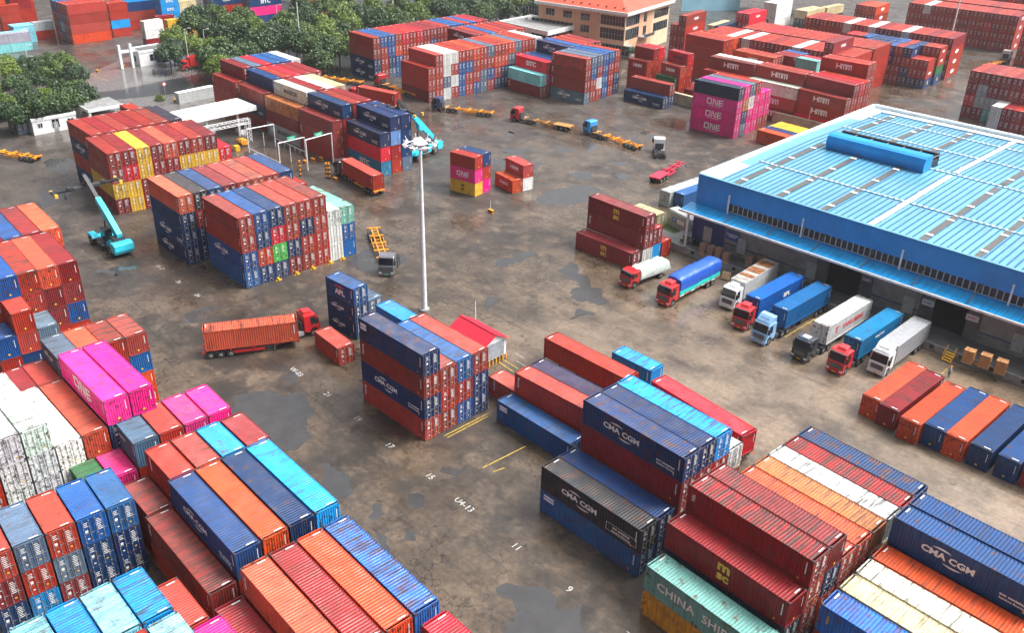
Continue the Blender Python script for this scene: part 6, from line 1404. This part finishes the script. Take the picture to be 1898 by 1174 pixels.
def tree_mesh(seed, h, r, leafn, mat, lsz=.5):
    rr = np.random.RandomState(seed); cl = []
    for i in range(40):
        d = rr.normal(size=3); d /= np.linalg.norm(d); d[2] = abs(d[2]) * .9 - .25; rad = rr.uniform(.35, 1) ** .5
        cl.append((d[0] * r * .78 * rad, d[1] * r * .78 * rad, h * .56 + d[2] * h * .40 * rad, rr.uniform(.22, .38) * r))
    cl = np.array(cl); n = leafn; ci = rr.randint(0, len(cl), n); d = rr.normal(size=(n, 3)); d /= np.linalg.norm(d, axis=1)[:, None]
    c = cl[ci, :3] + d * (cl[ci, 3] * rr.uniform(.55, 1.05, n))[:, None]
    nn = d + rr.normal(size=(n, 3)) * .55 + np.array([0, 0, .4]); nn /= np.linalg.norm(nn, axis=1)[:, None]; t_ = np.cross(nn, rr.normal(size=(n, 3))); t_ /= np.linalg.norm(t_, axis=1)[:, None]; bb = np.cross(nn, t_)
    s = rr.uniform(.5, 1.1, n)[:, None] * lsz / 2; v = np.stack([c - t_ * s - bb * s * .6, c + t_ * s * .2 - bb * s, c + t_ * s + bb * s * .5, c - t_ * s * .3 + bb * s], 1).reshape(-1, 3)
    me = bpy.data.meshes.new('crown'); me.vertices.add(4 * n); me.vertices.foreach_set('co', v.ravel()); me.loops.add(4 * n); me.loops.foreach_set('vertex_index', np.arange(4 * n)); me.polygons.add(n); me.polygons.foreach_set('loop_start', np.arange(n) * 4); me.polygons.foreach_set('loop_total', np.full(n, 4)); me.update(); me.validate(); me.materials.append(M[mat])
    b = MB(); b.tube((0, 0, 0), (0, 0, h * .45), .24, 'trunk', 8, .16)
    for k in range(7): q = cl[k]; b.tube((0, 0, h * (.3 + .03 * k)), (q[0] * .8, q[1] * .8, q[2]), .1, 'trunk', 6, .03)
    b.tube((0, 0, h * .45), (.2, .1, h * .8), .16, 'trunk', 6, .05)
    return me, b.mesh('trunk')
TM = [tree_mesh(s, 10.5, 4.9, 7000, 'leaf' if s % 3 else 'leaf2') for s in range(6)]
def tree(x, y, s, k, rz, lab, grp='trees around the gate road'):
    o = empty('tree', (x, y, 0), rz, lab, 'tree', grp); o.scale = (s, s, s * random.uniform(.9, 1.1)); link('crown', TM[k][0], o); link('trunk', TM[k][1], o)
rr = random.Random(12); nt_ = 0
def place_trees(pts, where, sc=(.85, 1.15)):
    global nt_
    for i, (x, y) in enumerate(pts):
        k = rr.randrange(6); desc = ('leafy bright green tree' if k % 3 else 'dark green tree'); tree(x, y, rr.uniform(*sc), k, rr.uniform(0, 6.28), '%s, %s %s' % (desc, ORD[i % 20] if i < 20 else '%dth' % (i + 1), where)); nt_ += 1
TW = [(x, y, 6.0) for x, y in ()]
def from_px(L_, z=6.5): return [tuple(P(x, y, z).xy) for x, y in L_]
place_trees(from_px([(22, 140), (60, 130), (98, 122), (135, 125), (8, 172), (45, 165), (80, 158), (112, 152), (142, 150), (-20, 195), (18, 196), (95, 182), (128, 176), (5, 115), (45, 108), (85, 100), (118, 104), (-25, 150), (62, 188), (-25, 120), (150, 168)]), 'from left in the left clump', (.68, .9))
place_trees(from_px([(322, 60), (355, 50), (390, 52), (425, 58), (318, 78), (362, 76), (400, 84), (312, 92), (415, 100), (408, 118), (395, 108)]), 'in the clump beside the red box lorry')
place_trees(from_px([(445, 70), (470, 42), (500, 50), (530, 42), (560, 55), (455, 90), (490, 78), (520, 70), (548, 80), (580, 78), (605, 90), (570, 38), (600, 42), (630, 30), (610, 62), (635, 60), (590, 105), (628, 85)]), 'in the near tree belt')
place_trees(from_px([(650, 38), (675, 22), (700, 36), (725, 20), (745, 38), (770, 22), (795, 32), (820, 18), (845, 28), (870, 14), (895, 22), (920, 8), (945, 16), (970, 4), (990, 14), (690, 8), (740, 4), (790, 4), (840, 0)]), 'in the far tree belt')
place_trees(from_px([(880, -6), (930, -10), (980, -14), (640, 6), (600, 12), (560, 14), (430, 40), (400, 30), (365, 32), (450, 22)]), 'at the back of the tree belt')
place_trees([tuple(P(1170, 96, 2).xy)], 'bush beside the office podium', (.35, .4))
b = MB(); p = P(324, 178)
def bush(p, s, lab): o = empty('bush', p, 1, lab, 'bush'); o.scale = (s, s, s); link('crown', TM[1][0], o)
bush((-225, 93, -1.2), .28, 'small green bush at the end of the white wall')
# ------------------------------------------------------------------ damp air
hz = MB(); hz.box(-620, 260, -140, 700, -1.0, 66.5, 'dark'); hzo = hz.build('haze'); hzo.data.materials.clear()
hm = bpy.data.materials.new('damp_air'); hm.use_nodes = True; ht = hm.node_tree; ht.nodes.clear(); ho = ht.nodes.new('ShaderNodeOutputMaterial'); pv = ht.nodes.new('ShaderNodeVolumePrincipled')
pv.inputs['Color'].default_value = (.9, .92, .95, 1); pv.inputs['Density'].default_value = .00013; pv.inputs['Anisotropy'].default_value = .2
ht.links.new(pv.outputs[0], ho.inputs['Volume']); hzo.data.materials.append(hm); tag(hzo, kind='stuff')
